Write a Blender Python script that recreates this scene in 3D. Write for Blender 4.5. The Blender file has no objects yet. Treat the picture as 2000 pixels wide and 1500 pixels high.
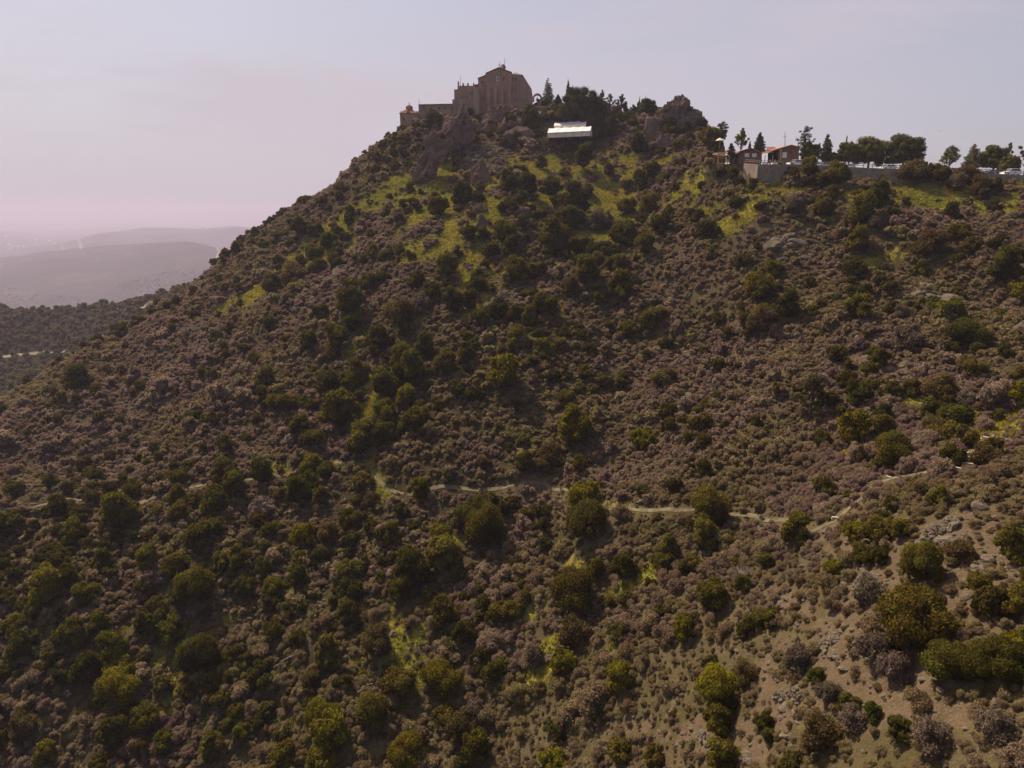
import bpy, bmesh, math, random
import numpy as np
from mathutils import Vector, Matrix, noise as mnoise
R = math.radians
random.seed(7); rng = np.random.default_rng(7)
scene = bpy.context.scene
col = scene.collection

# ---------------------------------------------------------------- camera
F = 1389.0                    # focal length in photo pixels (2000 wide)
PITCH = R(13.8)
CZ = 100.0                    # camera height; the drone hovers beside the hill
cp, sp = math.cos(PITCH), math.sin(PITCH)
cam = bpy.data.cameras.new('camera'); cam.sensor_width = 36; cam.lens = 36*F/2000
cam.clip_start = 0.5; cam.clip_end = 200000
co = bpy.data.objects.new('camera', cam); col.objects.link(co)
co.location = (0, 0, CZ); co.rotation_euler = (R(90)-PITCH, 0, 0)
scene.camera = co

def ratio(px, py):            # ray slope: x/y and z/y
    u = 750-py
    den = F*cp+u*sp
    return (px-1000)/den, (-F*sp+u*cp)/den
def P(px, py, d):             # a point of the place seen at that pixel, d metres ahead
    a, b = ratio(px, py); return Vector((a*d, d, CZ+b*d))
def proj(x, y, z):            # numpy friendly
    z = z-CZ
    zc = y*cp-z*sp; yc = y*sp+z*cp
    zc = np.maximum(zc, 1e-3)
    return 1000+F*x/zc, 750-F*yc/zc
def axial(v): return v.y*cp-(v.z-CZ)*sp
def mpp(v): return axial(v)/F  # metres per photo pixel at a point

# ---------------------------------------------------------------- noise
def vnoise(x, y, seed=0):
    xi = np.floor(x).astype(np.int64); yi = np.floor(y).astype(np.int64)
    fx = x-xi; fy = y-yi
    fx = fx*fx*(3-2*fx); fy = fy*fy*(3-2*fy)
    def h(a, b):
        n = (a*374761393+b*668265263+seed*1442695041) & 0x7fffffff
        n = ((n ^ (n >> 13))*1274126177) & 0x7fffffff
        return ((n ^ (n >> 16)) & 0xffff)/65535.0
    return (h(xi, yi)*(1-fx)+h(xi+1, yi)*fx)*(1-fy)+(h(xi, yi+1)*(1-fx)+h(xi+1, yi+1)*fx)*fy
def fbm(x, y, o=4, seed=0):
    s = 0; a = 0.5; t = 0
    for k in range(o):
        s = s+a*vnoise(x*2**k+17*k, y*2**k-9*k, seed+k); t += a; a *= .5
    return s/t-0.5

# ---------------------------------------------------------------- hill heightfield
CTRL = [(-500,1000,130),(-500,1500,92),(-500,1250,105),
 (0,790,190),(0,900,152),(0,1005,126),(0,1250,100),(0,1500,85),
 (125,710,208),(125,900,158),(125,1250,99),
 (250,634,225),(250,800,172),(250,980,127),(250,1250,98),(250,1500,82),
 (375,560,240),(375,700,193),
 (500,456,255),(500,600,195),(500,800,150),(500,950,125),(500,1250,95),(500,1500,79),
 (625,382,275),(625,500,218),
 (750,275,290),(750,400,228),(750,600,176),(750,800,139),(750,950,119),(750,1250,91),(750,1500,75),
 (880,240,292),(880,330,255),
 (1000,225,295),(1000,300,256),(1000,400,216),(1000,600,166),(1000,800,133),(1000,950,115),(1000,1250,88),(1000,1500,72),
 (1110,272,270),(1110,235,282),(1080,206,291),(1180,218,288),(1320,222,283),
 (1250,228,288),(1250,300,256),(1250,400,219),(1250,600,162),(1250,800,127),(1250,1000,98),(1250,1250,76),(1250,1500,62),
 (1322,240,276),(1370,254,268),(1405,276,246),(1400,318,208),(1440,300,222),(1400,400,190),
 (1500,345,192),(1500,400,179),(1500,600,145),(1500,800,112),(1500,1000,88),(1500,1100,77),(1500,1250,64),(1500,1500,51),
 (1600,1030,76),
 (1750,352,188),(1750,400,174),(1750,600,130),(1750,800,98),(1750,940,73),(1750,1000,65),(1750,1250,51),(1750,1500,42),
 (2000,362,180),(2000,400,168),(2000,600,125),(2000,800,88),(2000,870,73),(2000,1000,59),(2000,1250,45),(2000,1500,36),
 (2400,400,150),(2400,600,112),(2400,870,68),(2400,1250,42),(2400,1500,33),
 # the wooded spur beyond the left flank
 (0,775,335),(0,690,430),(0,606,520),(-300,606,520),(-300,760,350),(200,604,515),(330,570,500),(150,690,420),(390,552,490),(250,650,400)]
pts = [tuple(P(*c)) for c in CTRL]
pts += [(-10,345,136),(-10,420,85),(-60,345,118),(-130,310,60),(-190,260,22),(-210,200,22),(60,340,134),(120,320,112),(95,290,118),
        (60,420,100),(200,300,95),(200,250,104),(150,230,108),(300,250,80),(-260,140,20),(-150,400,20),(-150,480,10),(0,520,20),(200,450,40),
        (-300,600,-60),(-480,600,-50),(-100,600,-40),(100,600,-20),(300,550,0),(0,20,10),(60,15,55),(-80,30,0),(-200,60,-10),(30,25,60)]
pts = np.array(pts)
C0 = pts[:, :2]
def tps(A, B):
    d2 = ((A[:, None, :]-B[None, :, :])**2).sum(-1)
    return 0.5*d2*np.log(d2+1e-9)
n = len(pts); S = 100.0
K = tps(C0/S, C0/S)+np.eye(n)*0.002
Pm = np.c_[np.ones(n), C0/S]
sol = np.linalg.solve(np.block([[K, Pm], [Pm.T, np.zeros((3, 3))]]), np.r_[pts[:, 2], np.zeros(3)])
GX0, GX1, GY0, GY1, GS = -470.0, 290.0, 14.0, 610.0, 1.5
gx = np.arange(GX0, GX1, GS); gy = np.arange(GY0, GY1, GS)
XX, YY = np.meshgrid(gx, gy)
Q = np.c_[XX.ravel(), YY.ravel()]
ZZ = np.concatenate([tps(q/S, C0/S) @ sol[:n]+np.c_[np.ones(len(q)), q/S] @ sol[n:] for q in np.array_split(Q, 40)]).reshape(XX.shape)
amp = np.clip(YY/120, .35, 1.3)
ZZ += 5.0*fbm(XX/45, YY/45, 3, 3)*amp+2.2*fbm(XX/12, YY/12, 3, 11)*amp+0.9*fbm(XX/3.5, YY/3.5, 2, 21)
gul = fbm((XX+0.5*YY)/26, (YY-0.5*XX)/80, 3, 31)      # gullies running downhill
ZZ -= 3.2*np.clip(.16-np.abs(gul), 0, 1)/.16*np.clip((YY-60)/60, 0, 1)
# skyline of the hill
SKY = np.array([(-600,1060),(-400,990),(0,793),(100,728),(200,668),(300,611),(370,567),(400,543),(450,498),(520,443),(570,414),(640,378),(700,318),(760,273),(785,256),
  (815,236),(880,228),(930,216),(1040,200),(1060,204),(1100,208),(1180,216),(1215,224),(1250,224),(1275,215),(1300,212),(1345,222),(1370,246),(1400,272),(1440,296),(1455,321),(2400,365)])
px, py = proj(XX, YY, ZZ)
lim = np.interp(px, SKY[:, 0], SKY[:, 1])+4*fbm(px/30, YY*0, 2, 5)
den = F*cp+(750-lim)*sp
zmax = CZ+YY*(-F*sp+(750-lim)*cp)/den
hill = (YY < 325) | (px > 800)
over = hill & (ZZ > zmax)
ZZ = np.where(over, zmax-0.02*np.maximum(YY-250, 0), ZZ)
SK2 = np.array([(-600,606),(0,606),(215,604),(330,572),(400,552),(1200,500)])
lim = np.interp(px, SK2[:, 0], SK2[:, 1]); den = F*cp+(750-lim)*sp
zmax = CZ+YY*(-F*sp+(750-lim)*cp)/den
ZZ = np.where((YY >= 325) & (px <= 800) & (ZZ > zmax), zmax, ZZ)
# the car park terrace behind its retaining wall
WALL = [(1400,201,318.5),(1455,196,320),(1483,191,322),(1545,192,322),(1720,191,330),(2000,183,343),(2400,176,362)]
WP = [P(a, c, b) for a, b, c in WALL]
wx = np.array([v.x for v in WP]); wy = np.array([v.y for v in WP]); wz = np.array([v.z for v in WP])
yl = np.interp(XX, wx, wy); zl = np.interp(XX, wx, wz)
inx = (XX > wx[0]-2)
depth_in = YY-yl
terr = inx & (depth_in > 0)
flat = zl-np.clip(depth_in-28, 0, 400)*.35
bl = np.clip((depth_in-12)/8, 0, 1)*np.clip((1440-px)/25, 0, 1)
ZZ = np.where(terr, flat*(1-bl)+ZZ*bl, ZZ)
front = inx & (depth_in <= 0) & (depth_in > -14)
ZZ = np.where(front, np.minimum(ZZ, zl-2.0+np.clip(depth_in, -14, 0)*.1), ZZ)
def zat(x, y):
    fx = np.clip((np.asarray(x, float)-GX0)/GS, 0, len(gx)-1.001); fy = np.clip((np.asarray(y, float)-GY0)/GS, 0, len(gy)-1.001)
    i = fx.astype(int); j = fy.astype(int); a = fx-i; b = fy-j
    return (ZZ[j, i]*(1-a)+ZZ[j, i+1]*a)*(1-b)+(ZZ[j+1, i]*(1-a)+ZZ[j+1, i+1]*a)*b
YS = np.arange(GY0+1, GY1-2, 0.5)
def hit(px, py, dmin=0):
    a, b = ratio(px, py)
    h = zat(a*YS, YS)-(CZ+b*YS)
    ok = np.nonzero((h >= 0) & (YS > dmin))[0]
    if len(ok) == 0:
        k = int(np.argmax(h)); return Vector((a*YS[k], YS[k], float(zat(a*YS[k], YS[k]))))
    d = YS[ok[0]]; return Vector((a*d, d, float(zat(a*d, d))))

# ---------------------------------------------------------------- ground cover zones (world patches named by where they lie)
def ell(s):
    o = []
    for t in s.split(';'):
        v = [float(q) for q in t.split(',')]
        o.append(v+[0]*(5-len(v)))
    return o
GRASS = ell("700,420,75,15,-40;640,465,64,11,-38;580,510,38,10,-35;490,577,40,7,-38;445,597,24,7,-35;530,537,13,7,-30;750,375,42,11,-40;820,345,42,8,-35;"
 "1160,425,35,38,0;1185,385,40,18,-30;1150,465,30,12,0;1060,330,48,18,-20;1090,370,42,14,-30;1300,312,30,7,-30;1390,410,32,9,-40;1440,430,58,12,-38;"
 "1345,342,16,8,0;1245,350,32,22,-40;1205,400,25,18,-30;1755,362,25,14,0;1800,378,42,11,0;1990,360,28,6,0;1700,358,12,8,0;925,500,22,18,40;900,542,9,22,0;"
 "1120,495,9,18,20;1250,572,7,26,10;1095,600,9,26,0;775,655,13,9,20;700,745,24,18,0;720,800,16,48,15;790,710,15,18,0;690,690,7,24,0;545,918,22,8,0;"
 "742,935,11,40,-30;1210,990,48,7,15;640,905,22,6,0;1235,1140,50,14,-35;1075,1265,48,13,-25;1045,1315,44,15,-30;1000,1345,34,13,-20;250,1235,22,15,-40;"
 "190,1290,32,14,-40;310,1290,20,22,0;350,1345,11,38,10;310,1388,32,18,0;445,1420,16,28,-60;140,1435,20,11,0;560,1420,28,16,-20;700,1300,20,15,0;"
 "770,1260,13,42,0;600,1360,13,32,0;810,1250,20,13,0;1930,830,46,22,-10;1900,862,12,12,0;1650,885,20,9,0;1785,790,26,9,0;1740,500,64,9,-15;1850,500,30,12,20;"
 "880,1170,16,12,0;985,1190,16,20,0;1120,1105,16,12,0;1280,1110,14,18,-30;900,1050,20,14,0;640,500,20,8,-30;1330,360,20,10,-30;1470,395,16,8,-30;1050,395,40,14,-15;"
 "960,420,24,30,10;880,400,40,18,-20;860,360,50,12,-30;930,370,50,14,-20;820,420,40,12,-30;1230,310,30,12,-30;1500,365,30,10,-20;1560,372,25,8,0;1620,425,20,8,0;1870,385,30,8,0")
GRASS = [[a, b, c*1.12, d*1.3, e] for a, b, c, d, e in GRASS]
GRASS += ell('690,425,95,24,-40;640,468,75,20,-38;575,512,50,17,-35;750,375,55,20,-40;490,578,48,13,-38;440,600,28,10,-35;1440,430,62,17,-38;1388,410,36,13,-40;850,335,40,14,-35;1170,430,45,45,0')
BUSHY = ell('740,780,110,130,0;950,590,140,70,0;600,960,130,80,0;230,1180,420,230,0;760,1120,160,120,0;1150,480,120,60,0')
SOIL = ell("955,305,62,24,-35;985,565,26,20,0;1012,585,18,36,35;1700,1190,75,42,-30;1640,1230,62,22,-20;1830,1090,34,18,-30;1905,1150,64,44,0;1850,1380,76,28,15;"
 "1800,1340,18,28,0;1350,1425,50,20,-20;1470,1450,64,28,0;1760,1140,46,34,0;1560,1180,54,22,0;1250,1425,66,13,0;1990,1060,44,34,0;1620,1300,44,34,0;1985,1482,34,14,0;"
 "1708,945,24,18,-40;1780,772,34,12,0;612,1188,50,13,-30;60,985,70,12,-15;205,880,46,9,-30;1065,820,6,13,0;1600,1395,40,20,0;1530,1410,40,18,0;1730,1250,40,22,0;"
 "1680,700,50,12,-20;1800,570,60,14,10;1700,660,24,12,0;1940,1230,20,22,0;1750,720,60,16,0;1320,1380,30,12,0;1850,1130,40,16,0;1545,1020,14,8,20;1590,1040,40,9,-10")
ROCK = ell("1830,1045,55,38,-30;1900,1095,40,22,0;1640,1262,60,30,0;1560,1350,50,36,0;1425,1470,70,20,0;1540,480,58,36,0;985,565,24,18,0;1010,590,16,32,35;965,315,44,20,-30;1960,1100,40,40,0;1700,1140,60,40,0;1360,1445,50,20,0;700,595,40,10,-35;640,545,30,10,-35")
BROAD = ell('1000,380,270,90,-15;640,480,170,40,-38;1250,400,170,80,-30;1700,395,320,36,0;900,520,120,80,20;700,760,60,90,0;1080,1250,120,110,-30;300,1330,220,100,-30;700,1300,150,130,0;1880,830,120,60,0;800,360,120,40,-35')
def zone(L, px, py, ragged=.55, seed=0):
    m = np.zeros_like(px)
    nz = fbm(px/22, py/16, 3, 50+seed)*ragged*2.2
    for cx, cy, rx, ry, an in L:
        k = (np.abs(px-cx) < rx*1.8+ry) & (np.abs(py-cy) < rx*1.8+ry)
        if not k.any(): continue
        c, s = math.cos(R(an)), math.sin(R(an))
        dx = px[k]-cx; dy = py[k]-cy
        u = (dx*c+dy*s)/rx; v = (-dx*s+dy*c)/ry
        e = 1-np.sqrt(u*u+v*v)+nz[k]
        m[k] = np.maximum(m[k], np.clip(e*2.2+.25, 0, 1))
    return m

# ---------------------------------------------------------------- mesh helpers
class MB:
    def __init__(s): s.v = []; s.f = []; s.m = []
    def add(s, vs, fs, mi=0):
        b = len(s.v); s.v += [tuple(v) for v in vs]; s.f += [tuple(i+b for i in f) for f in fs]; s.m += [mi]*len(fs)
    def box(s, c, e, rz=0, mi=0, top=1.0, M=None):
        x, y, z = e[0]/2, e[1]/2, e[2]/2
        vs = [(-x,-y,-z),(x,-y,-z),(x,y,-z),(-x,y,-z),(-x*top,-y*top,z),(x*top,-y*top,z),(x*top,y*top,z),(-x*top,y*top,z)]
        M = M or (Matrix.Translation(c) @ Matrix.Rotation(rz, 4, 'Z'))
        s.add([M @ Vector(v) for v in vs], [(0,3,2,1),(4,5,6,7),(0,1,5,4),(1,2,6,5),(2,3,7,6),(3,0,4,7)], mi)
    def tube(s, a, b, r0, r1, n=8, mi=0, cap=True):
        a = Vector(a); b = Vector(b); d = (b-a).normalized()
        u = d.orthogonal().normalized(); w = d.cross(u)
        vs = []
        for c, r in ((a, r0), (b, r1)):
            for k in range(n):
                t = 2*math.pi*k/n; vs.append(c+u*math.cos(t)*r+w*math.sin(t)*r)
        fs = [(k, (k+1) % n, n+(k+1) % n, n+k) for k in range(n)]
        if cap: fs += [tuple(range(n))[::-1], tuple(range(n, 2*n))]
        s.add(vs, fs, mi)
    def lathe(s, c, prof, n=12, mi=0, rot=0):
        vs = []; fs = []
        for r, z in prof:
            for k in range(n):
                t = 2*math.pi*k/n+rot; vs.append((c[0]+math.cos(t)*r, c[1]+math.sin(t)*r, c[2]+z))
        for j in range(len(prof)-1):
            for k in range(n): fs.append((j*n+k, j*n+(k+1) % n, (j+1)*n+(k+1) % n, (j+1)*n+k))
        fs.append(tuple(range((len(prof)-1)*n, len(prof)*n))); fs.append(tuple(range(n))[::-1])
        s.add(vs, fs, mi)
    def prism(s, poly, off, mi=0):       # polygon (list of Vector) extruded by off
        off = Vector(off); n = len(poly)
        vs = [Vector(p) for p in poly]+[Vector(p)+off for p in poly]
        s.add(vs, [tuple(range(n)), tuple(range(2*n-1, n-1, -1))]+[(k, k+n, (k+1) % n+n, (k+1) % n) for k in range(n)], mi)
    def build(s, name, mats, parent=None, origin=(0, 0, 0), smooth=False):
        o = Vector(origin)
        me = bpy.data.meshes.new(name); me.from_pydata([Vector(v)-o for v in s.v], [], s.f)
        for m in (mats if isinstance(mats, (list, tuple)) else [mats]): me.materials.append(m)
        me.polygons.foreach_set('material_index', s.m)
        if smooth: me.polygons.foreach_set('use_smooth', [True]*len(s.f))
        bm = bmesh.new(); bm.from_mesh(me); bmesh.ops.recalc_face_normals(bm, faces=bm.faces); bm.to_mesh(me); bm.free()
        return link(name, me, parent, o)
def link(name, me, parent=None, loc=None):
    ob = bpy.data.objects.new(name, me); col.objects.link(ob)
    if loc is not None: ob.location = loc
    if parent is not None:
        ob.parent = parent
        if loc is not None: ob.location = Vector(loc)-parent.location
    return ob
def tag(o, label=None, cat=None, group=None, kind=None):
    if label: o['label'] = label
    if cat: o['category'] = cat
    if group: o['group'] = group
    if kind: o['kind'] = kind
    return o
def empty(name, loc):
    o = bpy.data.objects.new(name, None); col.objects.link(o); o.location = loc; o.empty_display_size = .5; return o
def npmesh(name, V, Fq, mats, attrs=None, smooth=False, midx=None):
    me = bpy.data.meshes.new(name); V = np.ascontiguousarray(V, np.float32); Fq = np.ascontiguousarray(Fq, np.int32)
    k = Fq.shape[1]
    me.vertices.add(len(V)); me.vertices.foreach_set('co', V.ravel())
    me.loops.add(Fq.size); me.loops.foreach_set('vertex_index', Fq.ravel())
    me.polygons.add(len(Fq)); me.polygons.foreach_set('loop_start', np.arange(0, Fq.size, k, dtype=np.int32))
    if midx is not None: me.polygons.foreach_set('material_index', np.asarray(midx, np.int32))
    me.update(calc_edges=True)
    if smooth: me.polygons.foreach_set('use_smooth', np.ones(len(Fq), bool))
    for m in mats: me.materials.append(m)
    for nm, a in (attrs or {}).items():
        a = np.asarray(a)
        if a.ndim == 1:
            at = me.attributes.new(nm, 'FLOAT', 'POINT'); at.data.foreach_set('value', a.astype(np.float32))
        else:
            at = me.attributes.new(nm, 'FLOAT_VECTOR', 'POINT'); at.data.foreach_set('vector', a.astype(np.float32).ravel())
    return me

# ---------------------------------------------------------------- materials
def newmat(name):
    m = bpy.data.materials.new(name); m.use_nodes = True; nt = m.node_tree; nt.nodes.clear()
    out = nt.nodes.new('ShaderNodeOutputMaterial')
    return m, nt, out
class N:
    def __init__(s, nt): s.nt = nt
    def __call__(s, typ, _props=None, **ins):
        nd = s.nt.nodes.new('ShaderNode'+typ)
        for k, v in (_props or {}).items(): setattr(nd, k, v)
        for k, v in ins.items():
            key = k.replace('_', ' ')
            if k.startswith('i') and k[1:].isdigit(): sock = nd.inputs[int(k[1:])]
            else: sock = nd.inputs[key]
            if isinstance(v, bpy.types.NodeSocket): s.nt.links.new(v, sock)
            else: sock.default_value = v
        return nd
    def mix(s, fac, a, b, mode='MIX'):
        nd = s.nt.nodes.new('ShaderNodeMix'); nd.data_type = 'RGBA'; nd.blend_type = mode
        for i, v in ((0, fac), (6, a), (7, b)):
            if isinstance(v, bpy.types.NodeSocket): s.nt.links.new(v, nd.inputs[i])
            else: nd.inputs[i].default_value = v if i == 0 else (v if len(v) == 4 else (*v, 1))
        return nd.outputs[2]
    def math(s, op, a, b=0.0, clamp=False):
        nd = s.nt.nodes.new('ShaderNodeMath'); nd.operation = op; nd.use_clamp = clamp
        for i, v in ((0, a), (1, b)):
            if isinstance(v, bpy.types.NodeSocket): s.nt.links.new(v, nd.inputs[i])
            else: nd.inputs[i].default_value = v
        return nd.outputs[0]
    def ramp(s, fac, lo, hi):
        nd = s.nt.nodes.new('ShaderNodeMapRange'); nd.interpolation_type = 'SMOOTHSTEP'
        s.nt.links.new(fac, nd.inputs[0]); nd.inputs[1].default_value = lo; nd.inputs[2].default_value = hi
        return nd.outputs[0]
    def noise(s, vec, scale, detail=4, rough=.55):
        nd = s('TexNoise', Vector=vec, Scale=scale, Detail=detail, Roughness=rough); return nd.outputs[0]
def plain(name, c, rough=.8, metal=0, var=.25, scale=3, spec=.3):
    m, nt, out = newmat(name); n = N(nt)
    tc = n('TexCoord').outputs['Object']
    f = n.noise(tc, scale)
    f = n.ramp(f, .3, .7)
    cc = n.mix(f, tuple(q*(1-var) for q in c), tuple(min(1, q*(1+var)) for q in c))
    b = n('BsdfPrincipled', Base_Color=cc, Roughness=rough, Metallic=metal)
    b.inputs['Specular IOR Level'].default_value = spec
    nt.links.new(b.outputs[0], out.inputs[0]); return m
def leafmat(name, mode, ca=None, cb=None, cc_=None, trans=.36):
    m, nt, out = newmat(name); n = N(nt)
    oi = n('ObjectInfo')
    t = n('Attribute', {'attribute_name': 'tint'}).outputs['Fac']
    if mode == 'obj':
        base = oi.outputs['Color']
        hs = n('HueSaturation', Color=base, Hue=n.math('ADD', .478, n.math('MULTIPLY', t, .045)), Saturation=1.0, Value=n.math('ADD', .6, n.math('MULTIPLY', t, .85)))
        c = hs.outputs[0]
    else:
        loc = oi.outputs['Location']
        z = n.ramp(n.noise(loc, .022, 4, .65), .42, .58)
        z2 = n.ramp(n.noise(loc, .11, 3, .6), .5, .68)
        c = n.mix(z, ca, cb)
        c = n.mix(n.math('MULTIPLY', z2, .7), c, cc_)
        hs = n('HueSaturation', Color=c, Hue=n.math('ADD', .485, n.math('MULTIPLY', oi.outputs['Random'], .03)), Saturation=1.0,
               Value=n.math('ADD', .70, n.math('ADD', n.math('MULTIPLY', oi.outputs['Random'], .36), n.math('MULTIPLY', t, .22))))
        c = hs.outputs[0]
    d = n('BsdfDiffuse', Color=c)
    tr = n('BsdfTranslucent', Color=n.mix(.35, c, (.10, .11, .01)) if mode == 'obj' else c)
    mx = n('MixShader', Fac=trans, i1=d.outputs[0], i2=tr.outputs[0])
    nt.links.new(mx.outputs[0], out.inputs[0]); return m
M = {}
M['leaf'] = leafmat('foliage', 'obj')
M['scrub'] = leafmat('scrub_leaves', 'zone', (.232, .158, .122), (.208, .154, .082), (.172, .142, .046), .44)
M['tuft'] = leafmat('grass_blades', 'zone', (.27, .225, .032), (.21, .205, .03), (.31, .235, .042), .4)
M['farleaf'] = leafmat('wood_leaves', 'zone', (.13, .115, .046), (.15, .112, .062), (.10, .096, .038), .4)
M['bark'] = plain('bark', (.06, .045, .035), .9, 0, .35, 6)
M['deadwood'] = plain('dead_wood', (.24, .205, .18), .9, 0, .2, 6)
def stone(name, a, b, scale=.35, crack=1.2):
    m, nt, out = newmat(name); n = N(nt)
    tc = n('TexCoord').outputs['Object']
    big = n.ramp(n.noise(tc, scale, 6, .65), .35, .65)
    sm = n.noise(tc, scale*7, 5, .7)
    v = n('TexVoronoi', {'feature': 'DISTANCE_TO_EDGE'}, Vector=n('VectorMath', {'operation': 'ADD'}, i0=tc, i1=n('VectorMath', {'operation': 'SCALE'}, i0=n('TexNoise', Vector=tc, Scale=crack).outputs[1], Scale=.8).outputs[0]).outputs[0], Scale=crack).outputs[0]
    c = n.mix(big, a, b)
    c = n.mix(n.math('MULTIPLY', n.ramp(sm, .5, .75), .5), c, tuple(q*1.4 for q in b))
    ve = n.ramp(n.noise(n('Mapping', Vector=tc, Scale=(1, 1, .22)).outputs[0], scale*2.2, 5, .65), .42, .66)
    c = n.mix(n.math('MULTIPLY', ve, .45), c, tuple(q*.55 for q in a))
    c = n.mix(n.math('MULTIPLY', n.ramp(sm, .55, .35), .5), c, tuple(q*.4 for q in a))
    h = n.math('ADD', n.math('MULTIPLY', sm, .5), n.math('MULTIPLY', n.ramp(v, 0, .08), .18))
    bp = n('Bump', Strength=.5, Distance=.3, Height=h)
    d = n('BsdfDiffuse', Color=c, Roughness=.6, Normal=bp.outputs[0])
    nt.links.new(d.outputs[0], out.inputs[0]); return m
M['cliff'] = stone('cliff_rock', (.175, .115, .088), (.26, .175, .132), .3, .5)
M['greyrock'] = stone('grey_rock', (.125, .10, .075), (.205, .165, .12), .8, 1.0)
M['pinkrock'] = stone('pink_rock', (.15, .098, .078), (.23, .155, .125), .8, .9)
def masonry(name, a, b, bw=.55, bh=.3):
    m, nt, out = newmat(name); n = N(nt)
    tc = n('TexCoord').outputs['Object']
    sx = n('SeparateXYZ', Vector=tc)
    vec = n('CombineXYZ', X=n.math('ADD', sx.outputs[0], sx.outputs[1]), Y=sx.outputs[2]).outputs[0]
    br = n('TexBrick', Vector=vec, Color1=(*a, 1), Color2=(*b, 1), Mortar=(*[q*.75 for q in a], 1), Scale=1.0, Mortar_Size=.03, Brick_Width=bw, Row_Height=bh)
    st = n.ramp(n.noise(n('Mapping', Vector=tc, Scale=(1.2, 1.2, .18)).outputs[0], .6, 5, .7), .4, .72)
    big = n.ramp(n.noise(tc, .22, 4, .6), .35, .7)
    c = n.mix(n.math('MULTIPLY', st, .75), br.outputs[0], tuple(q*.5 for q in a))
    c = n.mix(n.math('MULTIPLY', big, .45), c, tuple(q*1.25 for q in b))
    bp = n('Bump', Strength=.5, Distance=.08, Height=n.math('ADD', br.outputs[1], n.noise(tc, 4, 4)))
    d = n('BsdfDiffuse', Color=c, Roughness=.6, Normal=bp.outputs[0])
    nt.links.new(d.outputs[0], out.inputs[0]); return m
M['wall'] = masonry('old_stone_wall', (.37, .23, .165), (.47, .315, .23))
M['wall2'] = masonry('grey_stone_wall', (.34, .24, .18), (.42, .31, .235))
M['chapelwall'] = masonry('chapel_stone', (.40, .25, .18), (.46, .32, .24))
M['concrete'] = plain('concrete', (.25, .19, .145), .9, 0, .2, .7)
def rooftile(name, a, b):
    m, nt, out = newmat(name); n = N(nt)
    tc = n('TexCoord').outputs['Object']
    w = n('TexWave', {'bands_direction': 'X'}, Vector=tc, Scale=1.6, Distortion=1.0).outputs[0]
    c = n.mix(n.ramp(n.noise(tc, 1.6, 4), .35, .65), a, b)
    c = n.mix(n.math('MULTIPLY', w, .25), c, tuple(q*.5 for q in a))
    bp = n('Bump', Strength=.6, Distance=.06, Height=w)
    d = n('BsdfDiffuse', Color=c, Normal=bp.outputs[0]); nt.links.new(d.outputs[0], out.inputs[0]); return m
M['tile'] = rooftile('red_roof_tile', (.21, .095, .07), (.28, .14, .10))
M['tileo'] = rooftile('orange_roof_tile', (.29, .15, .095), (.36, .20, .13))
M['wood'] = plain('brown_timber', (.22, .115, .065), .8, 0, .3, 2)
M['cabin'] = plain('cabin_boards', (.20, .105, .07), .8, 0, .2, 2)
M['woodl'] = plain('pale_timber', (.40, .24, .14), .8, 0, .25, 2)
M['rail'] = plain('weathered_rail', (.19, .14, .12), .85, 0, .3, 3)
M['white'] = plain('white_paint', (.78, .76, .74), .5, 0, .05, 2)
M['tent'] = plain('white_tent_fabric', (.60, .59, .61), .6, 0, .05, .6)
M['tentside'] = plain('cream_tent_wall', (.78, .66, .55), .7, 0, .12, .8)
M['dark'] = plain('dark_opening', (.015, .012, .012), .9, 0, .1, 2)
M['glass'] = plain('window_glass', (.03, .035, .045), .08, 0, .1, 1, .5)
M['metal'] = plain('grey_metal', (.25, .24, .25), .5, .6, .2, 4)
M['pole'] = plain('dark_metal_pole', (.10, .09, .10), .6, .2, .2, 4)
M['tyre'] = plain('black_rubber', (.02, .02, .02), .8, 0, .1, 4)
M['lamp'] = plain('headlamp_glass', (.6, .6, .62), .1, 0, .05, 3, .5)
M['carwhite'] = plain('white_car_paint', (.74, .74, .76), .25, 0, .02, 2, .5)
M['carsilver'] = plain('silver_car_paint', (.42, .43, .45), .28, .4, .03, 2, .5)
M['cargreen'] = plain('grey_green_car_paint', (.20, .23, .21), .28, .3, .03, 2, .5)
M['cardark'] = plain('dark_car_paint', (.05, .055, .07), .25, .2, .03, 2, .5)
M['skin'] = plain('skin', (.45, .27, .19), .6, 0, .05, 3)
M['blue'] = plain('blue_cloth', (.05, .16, .40), .8, 0, .15, 3)
M['orange'] = plain('tan_cloth', (.45, .24, .13), .8, 0, .15, 3)
M['navy'] = plain('dark_trousers', (.03, .03, .045), .85, 0, .15, 3)
M['hair'] = plain('dark_hair', (.03, .02, .015), .7, 0, .1, 3)
M['stonestep'] = plain('pale_step_stone', (.36, .31, .25), .85, 0, .2, 3)
M['asphalt'] = plain('car_park_paving', (.16, .14, .13), .9, 0, .2, .5)
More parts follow.
